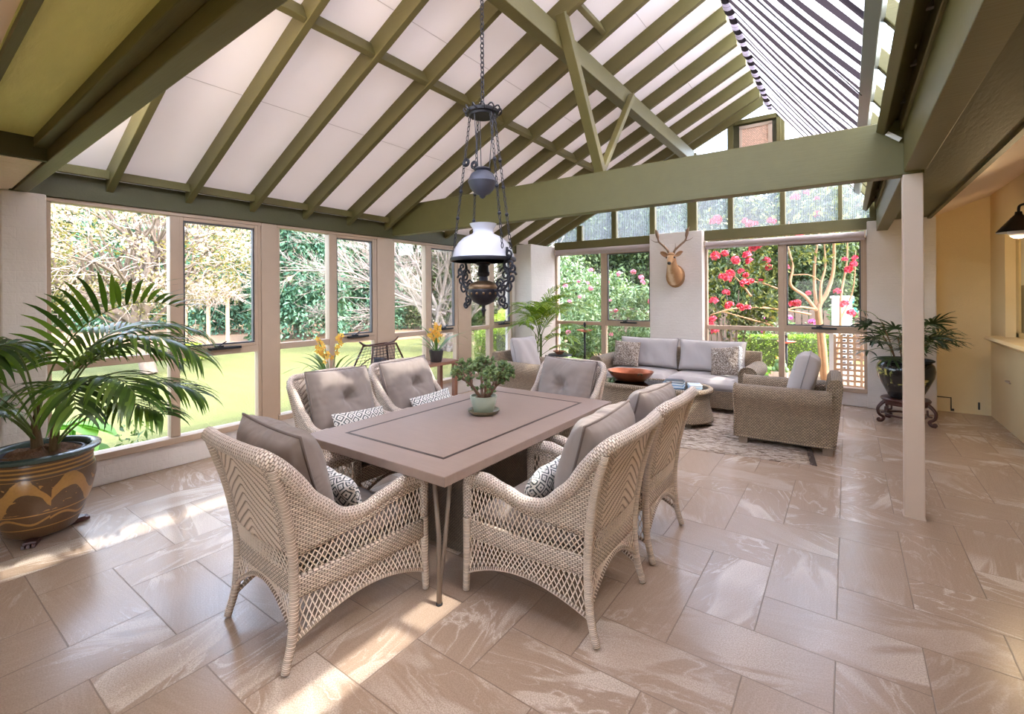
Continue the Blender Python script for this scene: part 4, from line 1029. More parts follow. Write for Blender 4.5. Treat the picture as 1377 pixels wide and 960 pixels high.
# ================================================================ deer head
dh = thing('deer_head', 'mounted fallow deer head with antlers on the white brick pier', 'deer head', (-2.44, 8.295, 1.99))
skel = [((0, .0, .0), (.140, .18)), ((0, -.10, .03), (.120, .152)), ((0, -.20, .10), (.10, .12)), ((0, -.27, .18), (.078, .09)), ((0, -.31, .25), (.072, .08)), ((0, -.36, .285), (.074, .076)), ((0, -.42, .255), (.060, .060)), ((0, -.475, .215), (.041, .044)), ((0, -.52, .185), (.034, .035)), ((0, -.537, .175), (.018, .02))]
def neck(u, v):
    k = v*(len(skel)-1); i = min(int(k), len(skel)-2); q = k-i
    p0, p1 = Vector(skel[i][0]), Vector(skel[i+1][0]); c = p0.lerp(p1, q); a = 2*PI*u
    r = Vector(skel[i][1]).lerp(Vector(skel[i+1][1]), q)
    j0 = Vector(skel[max(i-1, 0)][0]); j2 = Vector(skel[min(i+2, len(skel)-1)][0])
    d0 = (p1-j0).normalized() if i else Vector((0, -1, .3)).normalized(); d1 = (j2-p0).normalized(); d = d0.lerp(d1, q).normalized()
    sx = Vector((1, 0, 0)); sz_ = sx.cross(d)
    if sz_.z < 0 and v < .6: sz_ = -sz_
    return c+sx*(r.x*math.cos(a))+sz_*(r.y*math.sin(a))
HROT = Matrix.Rotation(.13, 4, 'Z')
HM = HROT @ Matrix.Translation((0, -.073, -.083))
hd = MB().grid(neck, 24, 40).xf(HROT).build('head', 'hair', dh, smooth=True)
MB().blob((0, .043, -.01), (.165, .018, .20), 28, 10).build('shield', 'hair_tan', dh, smooth=True)
MB().blob((0, -.285, .418), (.062, .07, .042), 16, 8).xf(HM).build('forehead', 'hair_tan', hd, smooth=True)
MB().blob((0, -.466, .268), (.032, .020, .024), 14, 8).xf(HM).build('nose', 'nose', hd, smooth=True)
MB().tube([(-.024, -.452, .248), (0, -.466, .243), (.024, -.452, .248)], .003, 5).xf(HM).build('mouth', 'nose', hd)
for s in (-1, 1):
    MB().blob((s*.060, -.338, .368), (.018, .022, .018), 12, 8).xf(HM).build('eye', 'nose', hd, smooth=True)
    def ear(u, v, s=s):
        L_ = .15*v; w_ = .042*math.sin(PI*min(1, v*.93+.06))**.8*(2*u-1)
        return Vector((s*(.055+L_*.86), -.245+.018*(1-(2*u-1)**2)+.01*v, .405+L_*.42+w_*1.0-.02*s*0))+Vector((0, 0, 0))
    e_ = MB().grid(ear, 8, 12).xf(HM).build('ear', 'hair_tan', hd, smooth=True); e_.modifiers.new('thick', 'SOLIDIFY').thickness = .008
    beam_ = bz([(s*.035, -.262, .425), (s*.06, -.235, .50), (s*.14, -.20, .585), (s*.215, -.18, .66), (s*.235, -.185, .75), (s*.262, -.20, .86)], 30)
    am = MB().tube(beam_, [.021-.008*(k/30) for k in range(22)]+[.014+.016*math.sin(PI*(k-21)/9) for k in range(22, 31)], 8, flat=1.0)
    am.tube(bz([beam_[4], beam_[4]+Vector((s*.03, -.10, .05)), beam_[4]+Vector((s*.04, -.15, .12))], 10), [.010-.008*k/10 for k in range(11)], 6)
    am.tube(bz([beam_[17], beam_[17]+Vector((s*.07, -.03, .01)), beam_[17]+Vector((s*.14, -.04, .05))], 10), [.009-.007*k/10 for k in range(11)], 6)
    am.tube([beam_[26], beam_[26]+Vector((-s*.03, -.01, .07))], [.010, .003], 6); am.tube([beam_[28], beam_[28]+Vector((s*.03, .01, .06))], [.009, .003], 6)
    am.xf(HM).build('antler', 'antler', dh, smooth=True)

# ================================================================ low bench by the windows with lantern; side table
bn = thing('bench', 'low brown timber bench under the lawn windows', 'bench', (-4.92, 4.05, 0))
MB().box(-.17, .17, -.62, 1.25, .655, .70).build('bench_top', 'bench_wood', bn, bevel=.006)
for yy in (-.5, 1.15):
    for xx in (-.15, .15): MB().box(xx-.03, xx+.03, yy-.03, yy+.03, 0, .655).build('leg', 'bench_wood', bn)
MB().box(-.02, .02, -.5, 1.15, .2, .24).build('stretcher', 'bench_wood', bn)
ln = thing('lantern', 'dark wire and timber lantern with upturned corners on the window bench', 'lantern', (-4.93, 3.96, .701), .25)
lw, ll, lh = .15, .40, .33
MB().box(-lw, lw, -ll, ll, 0, .025).build('tray', 'rosewood', ln, bevel=.004)
MB().box(-lw*.5, lw*.5, -.035, .035, .025, .16).build('candle_cup', 'zinc', ln, bevel=.004)
for sy in (-1, 1):
    for sx in (-1, 1): MB().bar((sx*lw*.95, sy*ll*.95, .02), (sx*lw*.5, sy*ll*.60, lh), .018, .018).build('corner_post', 'rosewood', ln)
    MB().tube(bz([(0, sy*ll*.3, lh+.0), (0, sy*ll*.75, lh+.02), (0, sy*ll*1.0, lh+.07)], 8), .013, 6).build('roof_horn', 'rosewood', ln, smooth=True)
for sx in (-1, 1):
    MB().bar((sx*lw*.5, -ll*.62, lh), (sx*lw*.5, ll*.62, lh), .018, .02).build('top_rail', 'rosewood', ln)
    wm = MB()
    for k in range(9):
        a_ = -1+2*k/8
        wm.tube([(sx*lw*.95, a_*ll*.9, .03), (sx*lw*.5, a_*ll*.56, lh)], .0025, 4)
        wm.tube([(sx*(lw*.95-lw*.45*k/8), -ll*(.92-.34*k/8), .03+(lh-.03)*k/8), (sx*(lw*.95-lw*.45*k/8), ll*(.92-.34*k/8), .03+(lh-.03)*k/8)], .0025, 4)
    wm.build('wire_mesh', 'iron', ln)
    MB().tube(bz([(sx*lw*.72, -ll*.8, .06), (sx*lw*.72, 0, .16), (sx*lw*.72, ll*.8, .06)], 12), .007, 5).build('arch_brace', 'rosewood', ln)
st = thing('side_table', 'small round side table in the window corner behind the armchair', 'table', (-4.12, 7.22, 0))
MB().lathe([(0, .60), (.20, .60), (.215, .612), (.20, .625), (0, .625)], 30).build('top', 'zinc', st, smooth=40)
MB().lathe([(.16, 0), (.15, .02), (.03, .05), (.022, .3), (.022, .60)], 20).build('pedestal', 'iron', st, smooth=40)
td = MB().lathe([(0, .0), (.05, .0), (.085, .035), (.11, .05), (.115, .056), (.10, .052), (.06, .03), (0, .02)], 26, (0, 0, 0)).build('dish', 'terracotta', smooth=40)
td.location = (-4.12, 7.20, .626); tag(td, 'terracotta dish on the small round side table', 'dish')
MB().tube([(0, 0, .02), (.005, 0, .12)], .006, 6).build('stick', 'iron', td); MB().blob((.005, 0, .125), .012, 8, 6).build('knob', 'iron', td, smooth=True)
# ================================================================ indoor plants
def frond(parent, base, az, L, e0, e1, nleaf, ll, lw, f0=.38, mat='palm_leaf', droop=.6, stalk=.009, lift=.25, twist=0.0, xmin=None):
    """feather palm leaf: arching stalk with drooping leaflets on both sides"""
    base = Vector(base); h = Vector((math.cos(az), math.sin(az), 0)); up = Vector((0, 0, 1)); n = 26
    P = [base]
    for i in range(n):
        f = i/n; e = e0+(e1-e0)*f**1.5; P.append(P[-1]+(h*math.cos(e)+up*math.sin(e))*(L/n))
    if xmin is not None: P = [Vector((max(p.x, xmin), p.y, p.z)) for p in P]
    st = MB().tube(P, [stalk*(1-.75*i/n) for i in range(n+1)], 6)
    fr = st.build('frond', ['petiole'], parent, smooth=True)
    mb = MB(); side = Vector((-h.y, h.x, 0))
    for k in range(nleaf):
        f = f0+(1-f0)*(k+.5)/nleaf
        i = min(int(f*n), n-1); p = P[i].lerp(P[i+1], f*n-i); t = (P[i+1]-P[i]).normalized(); nr = side.cross(t)
        if nr.z < 0: nr = -nr
        for s in (-1, 1):
            w_ = math.sin(PI*(.16+.80*(f-f0)/(1-f0)))
            l_ = ll*(.45+.6*w_)*random.uniform(.88, 1.1)
            d = (t*(.55+.5*(f-f0)/(1-f0))+side*s*random.uniform(.75, .95)+nr*(lift+twist*s)).normalized()
            pts = [p]; m = 5
            for q in range(m):
                d = (d+Vector((0, 0, -droop*random.uniform(.6, 1.2)*(q+.6)/m*.42))).normalized(); pts.append(pts[-1]+d*(l_/m))
            ws = [.35, .9, 1.0, .8, .5, .04]; V = []
            for q, pt in enumerate(pts):
                dd = (pts[min(q+1, m)]-pts[max(q-1, 0)]).normalized(); sv = dd.cross(nr)
                sv = sv.normalized() if sv.length > .05 else side
                V += [pt-sv*lw*ws[q]/2, pt+sv*lw*ws[q]/2]
            mb.add(V, [(2*q, 2*q+1, 2*q+3, 2*q+2) for q in range(m)])
    if xmin is not None: mb.v = [(max(p[0], xmin-.01*(i_ % 3)), p[1], p[2]) for i_, p in enumerate(mb.v)]
    mb.build('leaflets', mat, fr, smooth=True)
    return P
RAZ = .6197
def A(deg): return RAZ+math.radians(deg)      # 0 = towards the column side, 90 = away from the viewer
pp_ = Vector((-4.625, .765, 0))
pt = thing('dragon_planter', 'round brown planter with a raised dragon band holding a tall palm', 'plant', tuple(pp_))
MB().lathe([(.165, .035), (.185, .05), (.225, .14), (.265, .26), (.288, .37), (.292, .43), (.282, .47), (.272, .49), (.276, .50), (.272, .52), (.279, .53), (.274, .545), (.280, .56)], 56).build('bowl', 'dragon', pt, smooth=True)
MB().lathe([(.274, .555), (.318, .578), (.320, .595), (.300, .605), (.268, .600), (.25, .575), (.245, .50)], 56).build('rim', 'teal_rim', pt, smooth=60)
MB().lathe([(.0, .555), (.225, .555), (.228, .575), (.215, .578), (.21, .565)], 48).build('inner_pot', 'zinc', pt, smooth=50)
def soilf(u, v):
    a = 2*PI*u; r = .21*v; return (r*math.cos(a), r*math.sin(a), .60-.03*v+.012*math.sin(a*5+r*40)+random.uniform(-.006, .006))
MB().grid(soilf, 40, 10).build('coir_mulch', 'soil', pt)
for a in (30, 150, 270): 
    c_ = Vector((math.cos(A(a-90)), math.sin(A(a-90)), 0)); s_ = Vector((-c_.y, c_.x, 0))
    m_ = MB()
    for q in (-1, 0, 1): m_.bar(c_*.13+Vector((0, 0, .012))+s_*.022*q, c_*.255+Vector((0, 0, .018))+s_*.026*q, .02, .022)
    m_.bar(c_*.12+Vector((0, 0, .026)), c_*.23+Vector((0, 0, .030)), .07, .018); m_.build('stand_foot', 'rosewood', pt, bevel=.003)
stems = [(-.045, .02, .02, .030), (.10, -.01, .07, .027)]
R2 = Vector((math.cos(RAZ), math.sin(RAZ), 0)); F2 = Vector((-math.sin(RAZ), math.cos(RAZ), 0))
for k, (sx, sy, dx, r) in enumerate(stems):
    b = R2*sx+F2*sy
    MB().tube(bz([b+Vector((0, 0, .55)), b+R2*(dx*.1-.02*(k == 0))+Vector((0, 0, .75)), b+R2*dx*.35+Vector((0, 0, .90))], 14), [r*1.3-(r*.95)*i/14 for i in range(15)], 9).build('trunk', 'bark_palm', pt, smooth=True)
b0 = R2*-.05+F2*.02; b1 = R2*.11-F2*.01; Z = lambda z: Vector((0, 0, z))
FR = [  # base, base height, azimuth (0 right), length, e0, e1, leaflets, leaf length, width, droop, lift
 (b0, .72, 6, 1.50, 1.45, -.45, 20, .42, .036, .6, .75), (b1, .72, 4, 1.36, 1.32, -.9, 24, .44, .030, 1.2, .15), (b1, .66, -22, 1.15, 1.1, -.8, 22, .40, .030, 1.2, .15),
 (b0, .72, 178, 1.15, 1.45, -.75, 24, .40, .030, 1.2, .2), (b0, .66, 205, 1.05, 1.15, -.8, 22, .38, .028, 1.2, .15), (b0, .72, -60, 1.30, 1.38, -.9, 24, .40, .030, 1.2, .15),
 (b1, .72, 40, 1.30, 1.42, -.7, 24, .40, .030, 1.1, .2), (b1, .64, 10, 1.08, .92, -.65, 22, .42, .030, 1.2, .15), (b0, .70, -110, 1.2, 1.30, -.9, 22, .38, .028, 1.2, .15),
 (b0, .66, 240, 1.0, 1.1, -.9, 20, .36, .028, 1.2, .15), (b1, .72, 75, 1.1, 1.48, -.3, 20, .36, .028, .9, .25), (b1, .62, -10, .98, .75, -.5, 20, .36, .028, 1.2, .2),
 (b0, .64, 185, .95, .95, -.7, 20, .36, .028, 1.2, .2), (b0, .64, -80, .95, .9, -.8, 20, .36, .028, 1.2, .2), (b1, .66, -40, 1.1, 1.15, -.9, 22, .38, .028, 1.2, .15),
 (b0, .70, 22, 1.2, 1.35, -.9, 22, .40, .030, 1.2, .15), (b0, .62, 172, .8, .75, -.6, 18, .32, .026, 1.1, .2)]
for (b, z, az, L_, e0, e1, n_, ll, lw, dr, li) in FR:
    frond(pt, b+Z(z), A(az), L_, e0, e1, n_, ll, lw, .36, 'palm_leaf', dr, .008, li, 0, -.62)
# corner palm
cp = thing('corner_palm', 'feathery green palm in a dark pot in the window corner behind the armchair', 'plant', (-4.62, 7.32, 0))
MB().lathe([(.11, 0), (.13, .02), (.16, .30), (.175, .34), (.16, .34), (.15, .30), (0, .29)], 30).build('pot', 'pot_dark', cp, smooth=50)
for k in range(4): MB().tube(bz([(.03*math.cos(k*1.6), .03*math.sin(k*1.6), .28), (.05*math.cos(k*1.6), .05*math.sin(k*1.6), .6), (.06*math.cos(k*1.7), .06*math.sin(k*1.7), .95)], 8), [.016-.005*i/8 for i in range(9)], 7).build('stem', 'petiole', cp, smooth=True)
for az, L_, e0, e1, z in ((10, 1.15, 1.35, -.4, .8), (-30, .95, 1.2, -.8, .8), (40, .8, 1.4, .1, .8), (175, .62, 1.4, -.7, .8), (200, .6, 1.15, -.9, .7), (-70, .95, 1.25, -.8, .8), (-110, .85, 1.2, -.8, .7), (0, .85, .95, -.8, .6), (-50, .8, .9, -.7, .5), (20, 1.05, 1.5, -.1, .85), (-140, .6, 1.35, -.5, .9), (-15, .6, .7, -.5, .4), (5, 1.1, 1.25, -.6, .7), (-40, 1.0, 1.4, -.5, .8), (160, .6, 1.45, -.3, .9), (-90, .9, 1.35, -.6, .8), (30, .9, 1.3, -.3, .6), (235, .55, .8, -.6, .5)):
    frond(cp, (0, 0, z+.12), A(az), L_*1.25, e0, e1, 30, .30, .020, .30, 'areca_leaf', .9, .006, .3, 0, -.66)
# plant stand, black pot, lady palm
PS = Vector((.60, 7.80, 0))
ps = thing('plant_stand', 'dark carved rosewood stand with scrolled legs below the black pot', 'stand', tuple(PS))
MB().lathe([(0, .275), (.235, .275), (.25, .29), (.255, .305), (.245, .318), (0, .318)], 36).build('top', 'rosewood', ps, smooth=40)
MB().lathe([(.19, .235), (.225, .235), (.235, .275), (.18, .275), (.19, .235)], 36).build('apron', 'rosewood', ps, smooth=40)
for k in range(5):
    a = A(-90+36)+2*PI*k/5; d = Vector((math.cos(a), math.sin(a), 0)); up = Vector((0, 0, 1))
    pts = bz([d*.215+up*.27, d*.255+up*.235, d*.295+up*.175, d*.285+up*.10, d*.235+up*.06, d*.255+up*.02, d*.30+up*.016], 26)
    lg = MB().tube(pts, [.026-.008*math.sin(PI*i/26) for i in range(27)], 8, flat=1.1).build('leg', 'rosewood', ps, smooth=True)
    MB().tube(spiral(d*.285+up*.03, .022, .006, -1.4, 1.1, d, 16), .010, 6).build('scroll', 'rosewood', lg, smooth=True)
    MB().tube(bz([d*.215+up*.20, d*.225+up*.13, d*.265+up*.12], 10), .012, 6).build('spur', 'rosewood', lg, smooth=True)
MB().tube([Vector((.20*math.cos(2*PI*q/30), .20*math.sin(2*PI*q/30), .10)) for q in range(31)], .014, 6, cap=False).build('stretcher_ring', 'rosewood', ps, smooth=True)
bp = thing('black_planter', 'glossy black planter with painted flowers holding a dark fan leaved palm', 'plant', tuple(PS+Z(.319)))
MB().lathe([(.15, .0), (.17, .02), (.235, .16), (.285, .28), (.298, .36), (.285, .43), (.262, .455), (.258, .47)], 48).build('bowl', 'lacquer', bp, smooth=True)
MB().lathe([(.257, .465), (.285, .478), (.29, .492), (.275, .50), (.25, .495), (.235, .47), (.235, .42)], 48).build('rim', 'black', bp, smooth=60)
MB().lathe([(0, .445), (.24, .44)], 36).build('soil', 'soil', bp)
def fan(parent, base, tipdir, stalk, n_, ll, lw, mat):
    base = Vector(base); d = Vector(tipdir).normalized(); end = base+d*stalk+Vector((0, 0, -.03*stalk))
    stx = MB().tube(bz([base, base.lerp(end, .5)+Vector((0, 0, .04)), end], 8), .004, 5).build('leaf_stalk', 'petiole', parent, smooth=True)
    side = d.cross(Vector((0, 0, 1))).normalized(); nr = side.cross(d); mb = MB()
    for k in range(n_):
        a = (k/(n_-1)-.5)*math.radians(200); dd = (d*math.cos(a)+side*math.sin(a)+nr*.10).normalized(); l_ = ll*(1-.25*abs(k/(n_-1)-.5))*random.uniform(.9, 1.1)
        pts = [end]; m = 4
        for q in range(m): dd = (dd+Vector((0, 0, -.09*(q+1)*random.uniform(.3, 1.1)))).normalized(); pts.append(pts[-1]+dd*l_/m)
        V = []; ws = [.5, 1, 1, .8, .25]
        for q, p_ in enumerate(pts):
            e_ = (pts[min(q+1, m)]-pts[max(q-1, 0)]).normalized(); sv = e_.cross(nr); sv = sv.normalized() if sv.length > .05 else side
            V += [p_-sv*lw*ws[q]/2, p_+sv*lw*ws[q]/2]
        mb.add(V, [(2*q, 2*q+1, 2*q+3, 2*q+2) for q in range(m)])
    mb.build('leaf_fan', mat, stx, smooth=True)
for k in range(7):
    a = 2*PI*k/7; r = .09; hgt = random.uniform(.75, 1.05); lean = .16
    b = Vector((r*math.cos(a), r*math.sin(a), .43)); t_ = Vector(((r+lean)*math.cos(a), (r+lean)*math.sin(a), hgt))
    MB().tube([b, b.lerp(t_, .5)+Z(.03), t_], .009, 6).build('cane', 'bark_palm', bp, smooth=True)
    for q in range(6):
        az = a+random.uniform(-1.2, 1.2); el = random.uniform(-.35, .85)
        fan(bp, b.lerp(t_, .45+.55*q/5), (math.cos(az)*math.cos(el), math.sin(az)*math.cos(el), math.sin(el)), random.uniform(.14, .26), 8, .26, .030, 'rhapis_leaf')
# jade plant
JP = Vector((-2.27, 2.80, tz+.0005))
jp = thing('jade_plant', 'jade plant in a pale green pot and saucer on the stone table', 'plant', tuple(JP))
MB().lathe([(0, .0), (.095, .0), (.118, .02), (.126, .034), (.118, .034), (.10, .016), (0, .012)], 40).build('saucer', 'olive_glaze', jp, smooth=45)
MB().lathe([(.070, .013), (.074, .016), (.096, .095), (.103, .125), (.104, .140), (.096, .140), (.094, .12), (0, .118)], 40).build('pot', 'celadon', jp, smooth=45)
MB().lathe([(0, .125), (.06, .122), (.095, .116)], 24).build('soil', 'soil', jp)
LV = []
def jbranch(p, d, L_, r, lev, parent):
    pts = bz([p, p+d*L_*.5+Vector((random.uniform(-.01, .01), random.uniform(-.01, .01), .0)), p+d*L_+Z(L_*.12)], 6)
    br.tube(pts, [r*(1-.35*i/6) for i in range(7)], 7)
    e_ = pts[-1]
    if lev == 0:
        LV.append((e_, (pts[-1]-pts[-3]).normalized())); return
    LV.append((pts[4], d))
    for k in range(random.choice((2, 3))):
        dd = (d+Vector((random.uniform(-.75, .75), random.uniform(-.75, .75), random.uniform(-.15, .55)))).normalized()
        jbranch(e_, dd, L_*random.uniform(.55, .85), r*.62, lev-1, parent)
br = MB()
for k in range(6):
    a = 2*PI*k/6+.3; jbranch(Vector((.02*math.cos(a), .02*math.sin(a), .115)), Vector((math.cos(a)*.75, math.sin(a)*.75, .8)).normalized(), .118, .015, 3, None)
br.build('branches', 'jade_stem', jp, smooth=True)
jl = MB()
for e_, d in LV:
    for k in range(5):
        dd = (d*.5+Vector(rdir(1)[0])*.9+Z(.15)).normalized(); s_ = dd.orthogonal().normalized(); n_ = dd.cross(s_)
        if n_.z < 0: n_ = -n_
        Q = Matrix((dd, s_, n_)).transposed()
        jl.blob(tuple(e_+dd*.022), (.021, .0125, .0045), 6, 4, rot=Q)
jl.build('foliage', 'jade_leaf', jp, smooth=True)
# orchids on the bench
def orchid(label, loc, seedv, spikes, potmat, k_=1.0, kl=None):
    kl = kl or k_
    random.seed(seedv)
    t = thing('orchid', label, 'plant', loc, 0, 'potted orchids by the lawn windows')
    MB().lathe([(.075, 0), (.08, .01), (.105, .15), (.108, .17), (.098, .17), (.095, .14), (0, .135)], 28).build('pot', potmat, t, smooth=50)
    for k in range(13):
        a = random.uniform(0, 2*PI); L_ = random.uniform(.32, .55)*kl; e = random.uniform(.9, 1.45); h = Vector((math.cos(a), math.sin(a), 0)); p = h*.03+Z(.14); pts = [p]
        for q in range(8): e -= random.uniform(.06, .26); pts.append(pts[-1]+(h*math.cos(e)+Z(math.sin(e)))*L_/8)
        s_ = Vector((-h.y, h.x, 0)); V = []
        for q, x_ in enumerate(pts): w_ = .015*math.sin(PI*(.15+.83*q/8)); V += [x_-s_*w_, x_+s_*w_]
        MB().add(V, [(2*q, 2*q+1, 2*q+3, 2*q+2) for q in range(8)]).build('strap_leaf', 'strap_leaf', t, smooth=True)
    for (dx, h, n_) in spikes:
        base = Vector((0, 0, .14)); top_ = Vector((dx*R2.x, dx*R2.y, h))
        st_ = MB().tube(bz([base, base.lerp(top_, .6)+R2*(-dx*.12), top_], 8), .005, 5).build('flower_stem', 'petiole', t, smooth=True)
        fm = MB()
        for k in range(n_):
            c_ = base.lerp(top_, 1-.5*k/n_)+Vector((random.uniform(-.05, .05), random.uniform(-.05, .05), random.uniform(-.02, .03)))
            fdir = Vector((random.uniform(.2, 1), random.uniform(-1, .2), random.uniform(-.2, .4))).normalized(); u_ = fdir.orthogonal().normalized(); v_ = fdir.cross(u_)
            for q in range(5):
                a = 2*PI*q/5; dd = u_*math.cos(a)+v_*math.sin(a); ss = fdir.cross(dd)
                fm.add([c_, c_+dd*.018+ss*.011+fdir*.004, c_+dd*.038, c_+dd*.018-ss*.011+fdir*.004], [(0, 1, 2, 3)])
        fm.build('blossoms', 'yellow_petal', st_)
    return t
sto = tag(MB().lathe([(0, .48), (.15, .48), (.16, .50), (.15, .519), (0, .519)], 24, (-4.86, 3.19, 0)).build('plant_stool', 'terracotta', smooth=40), 'round stool carrying the orange flowered orchid below the lawn window', 'stool')
for q in range(4): MB().tube([(-4.86+.11*math.cos(q*PI/2), 3.19+.11*math.sin(q*PI/2), .48), (-4.86+.14*math.cos(q*PI/2), 3.19+.14*math.sin(q*PI/2), 0)], .016, 8).build('leg', 'terracotta', sto, smooth=True)
orchid('strap leaved orchid with orange yellow flowers on a round stool before the lantern bench', (-4.86, 3.19, .52), 3, ((-.14, .66, 9), (.14, .70, 9), (-.06, .56, 6)), 'terracotta', 1.75, 1.5)
orchid('strap leaved orchid with dense pale yellow spikes in a black pot on the bench end', (-4.88, 4.93, .701), 8, ((.03, .52, 16), (.0, .46, 14), (-.06, .44, 9)), 'pot_dark', 1.45)
random.seed(21)

# ================================================================ garden
GZ = -.14
gl = MB().grid(lambda u, v: (-70+140*u, -40+110*v, GZ), 4, 4)
struct(gl.build('lawn', 'lawn'))
struct(MB().prism([(-4.9, 8.72), (14, 8.72), (14, 14.5), (-5.6, 14.5), (-7.2, 11.0), (-5.9, 9.4)], 2, GZ, GZ+.025).build('ground_bed', 'mulch'))
struct(MB().prism([(-1.5, 9.0), (1.5, 9.0), (1.5, 9.75), (-1.4, 9.9)], 2, GZ+.03, GZ+.06).build('garden_path', 'paving'))
def at(u, depth, z=GZ):
    a = (u-688.5)/631.6; return Vector((-math.sin(RAZ)*depth+math.cos(RAZ)*a*depth, math.cos(RAZ)*depth+math.sin(RAZ)*a*depth, z))
# far mulch under the trees
pm = [tuple(at(u, d)[:2]) for u, d in ((-500, 19.5), (60, 18.0), (300, 17.0), (520, 19), (700, 24), (700, 60), (-900, 60))]
struct(MB().prism(pm, 2, GZ, GZ+.02).build('ground_litter', 'mulch'))
def crown_pts(n, c, r, shell=.55, clumps=0, cr=.5):
    c = np.array(c); r = np.array(r)
    if clumps:
        cd = rdir(clumps)*(RNG.uniform(.45, 1, size=(clumps, 1))**.5); idx = RNG.integers(0, clumps, n)
        off = rdir(n)*(RNG.uniform(.3, 1, size=(n, 1))**.5)*cr
        P = c+cd[idx]*r*.85+off; out = off/np.linalg.norm(off, axis=1, keepdims=True)
        return P, out
    d = rdir(n); rad = shell+(1-shell)*RNG.uniform(0, 1, size=(n, 1))**.6
    return c+d*r*rad, d
def trunk_mesh(base, top, r0, r1, nb, spread, blen, mat, parent, name='trunk', seg=7, levels=2, droop=0.0, thin=.6):
    """trunk with forking limbs; returns limb tips"""
    mb = MB(); tips = []
    def grow(p, d, L_, r, lev):
        pts = [p]; m = 5; dd = d.copy()
        for q in range(m):
            dd = (dd+Vector((random.uniform(-.16, .16), random.uniform(-.16, .16), random.uniform(-.05, .12)-droop*q*.1))).normalized(); pts.append(pts[-1]+dd*L_/m)
        mb.tube(pts, [r*(1-(1-thin)*i/m) for i in range(m+1)], seg if lev else 5, cap=False); tips.append(pts[-1])
        if lev > 0:
            for k in range(nb):
                q = random.randint(2, m); nd = (dd*.55+Vector((random.uniform(-1, 1), random.uniform(-1, 1), random.uniform(-.2, .7)))*spread).normalized()
                grow(pts[q], nd, L_*blen*random.uniform(.7, 1.1), r*thin*.85, lev-1)
    base, top = Vector(base), Vector(top)
    grow(base, (top-base).normalized(), (top-base).length, r0, levels)
    mb.build(name, mat, parent, smooth=True); return tips
def leafcloud(name, mat, parent, P, out, L_, W_, jitter=.9, down=0.0):
    D = out*.6+rdir(len(P))*jitter+np.array([0, 0, -down]); N = rdir(len(P))*.8+np.array([0, 0, .7])
    return leaves(name, mat, P, D, N, L_*RNG.uniform(.6, 1.3, len(P)), W_*RNG.uniform(.7, 1.2, len(P)), parent, .12)
def tree(name, label, base, h, r, mat, n, L_, W_, bark='bark', lo=.1, clumps=30, cr=.8, trunk_r=.2, cat='tree', group=None, down=.3, levels=1):
    t = thing(name, label, cat, tuple(base), 0, group)
    trunk_mesh((0, 0, 0), (0, 0, h*.55), trunk_r, .1, 3, .6, .6, bark, t, levels=levels)
    P, o = crown_pts(n, (0, 0, h*(lo+1)/2), (r, r, h*(1-lo)/2), .5, clumps, cr)
    P[:, 2] = np.maximum(P[:, 2], .05)
    k_ = n//3; a_ = RNG.uniform(0, 2*PI, k_); r_ = r*.92*RNG.uniform(.45, 1, k_)**.5
    o2 = np.stack([np.cos(a_), np.sin(a_), np.zeros(k_)], 1); P2 = o2*r_[:, None]; P2[:, 2] = RNG.uniform(.05, h*.5, k_)
    P = np.concatenate([P, P2]); o = np.concatenate([o, o2])
    leafcloud('crown', mat, t, P, o, L_, W_, .8, down); return t
# dense trees that close the garden
specs = [(20, 25, 'dark_tree'), (165, 26, 'conifer'), (300, 24, 'conifer'), (404, 20.5, 'conifer'), (492, 25.5, 'conifer'), (590, 27, 'dark_tree'), (690, 24, 'dark_tree'), (762, 18.5, 'dark_tree'), (868, 18.5, 'dark_tree'), (975, 19, 'dark_tree'), (1085, 18.5, 'dark_tree'), (1190, 19, 'dark_tree')]
wheres = ['behind the blossom tree crown', 'deep behind the blossom tree', 'behind the timber posts', 'with soft needles standing forward past the lawn', 'behind the silver bare twigs', 'behind the pale bare trunks', 'behind the clipped hedge by the corner', 'over the pink flowered bush', 'over the pink bush beside the deer head pier', 'behind the crimson flowers', 'behind the tan forked stems', 'behind the louvred cabinet']
for (u, d, mt), wh in zip(specs, wheres):
    h = 9.5 if d > 19 else 7.5
    tree('conifer' if mt == 'conifer' else 'evergreen_tree', ('tall blue green conifer ' if mt == 'conifer' else 'tall dark evergreen tree ')+wh, at(u, d), h, 2.35 if d > 19 else 1.75, mt, 15000, .24 if d > 19 else .20, .10 if d > 19 else .085, lo=-.02, clumps=90, cr=.75, trunk_r=.22, down=.5)
P = []
for k in range(26000):
    u = random.uniform(-420, 1380); d = random.uniform(31, 33.5) if u < 700 else random.uniform(23.5, 26); P.append(at(u, d, random.uniform(-.1, 9.5 if u < 760 else 6.2)))
P = np.array(P); tl_ = leafcloud('treeline', 'dark_tree', None, P, rdir(len(P)), .75, .42, .9, .3)
stuff(tl_, 'continuous dark foliage closing the garden behind every tree', 'foliage')
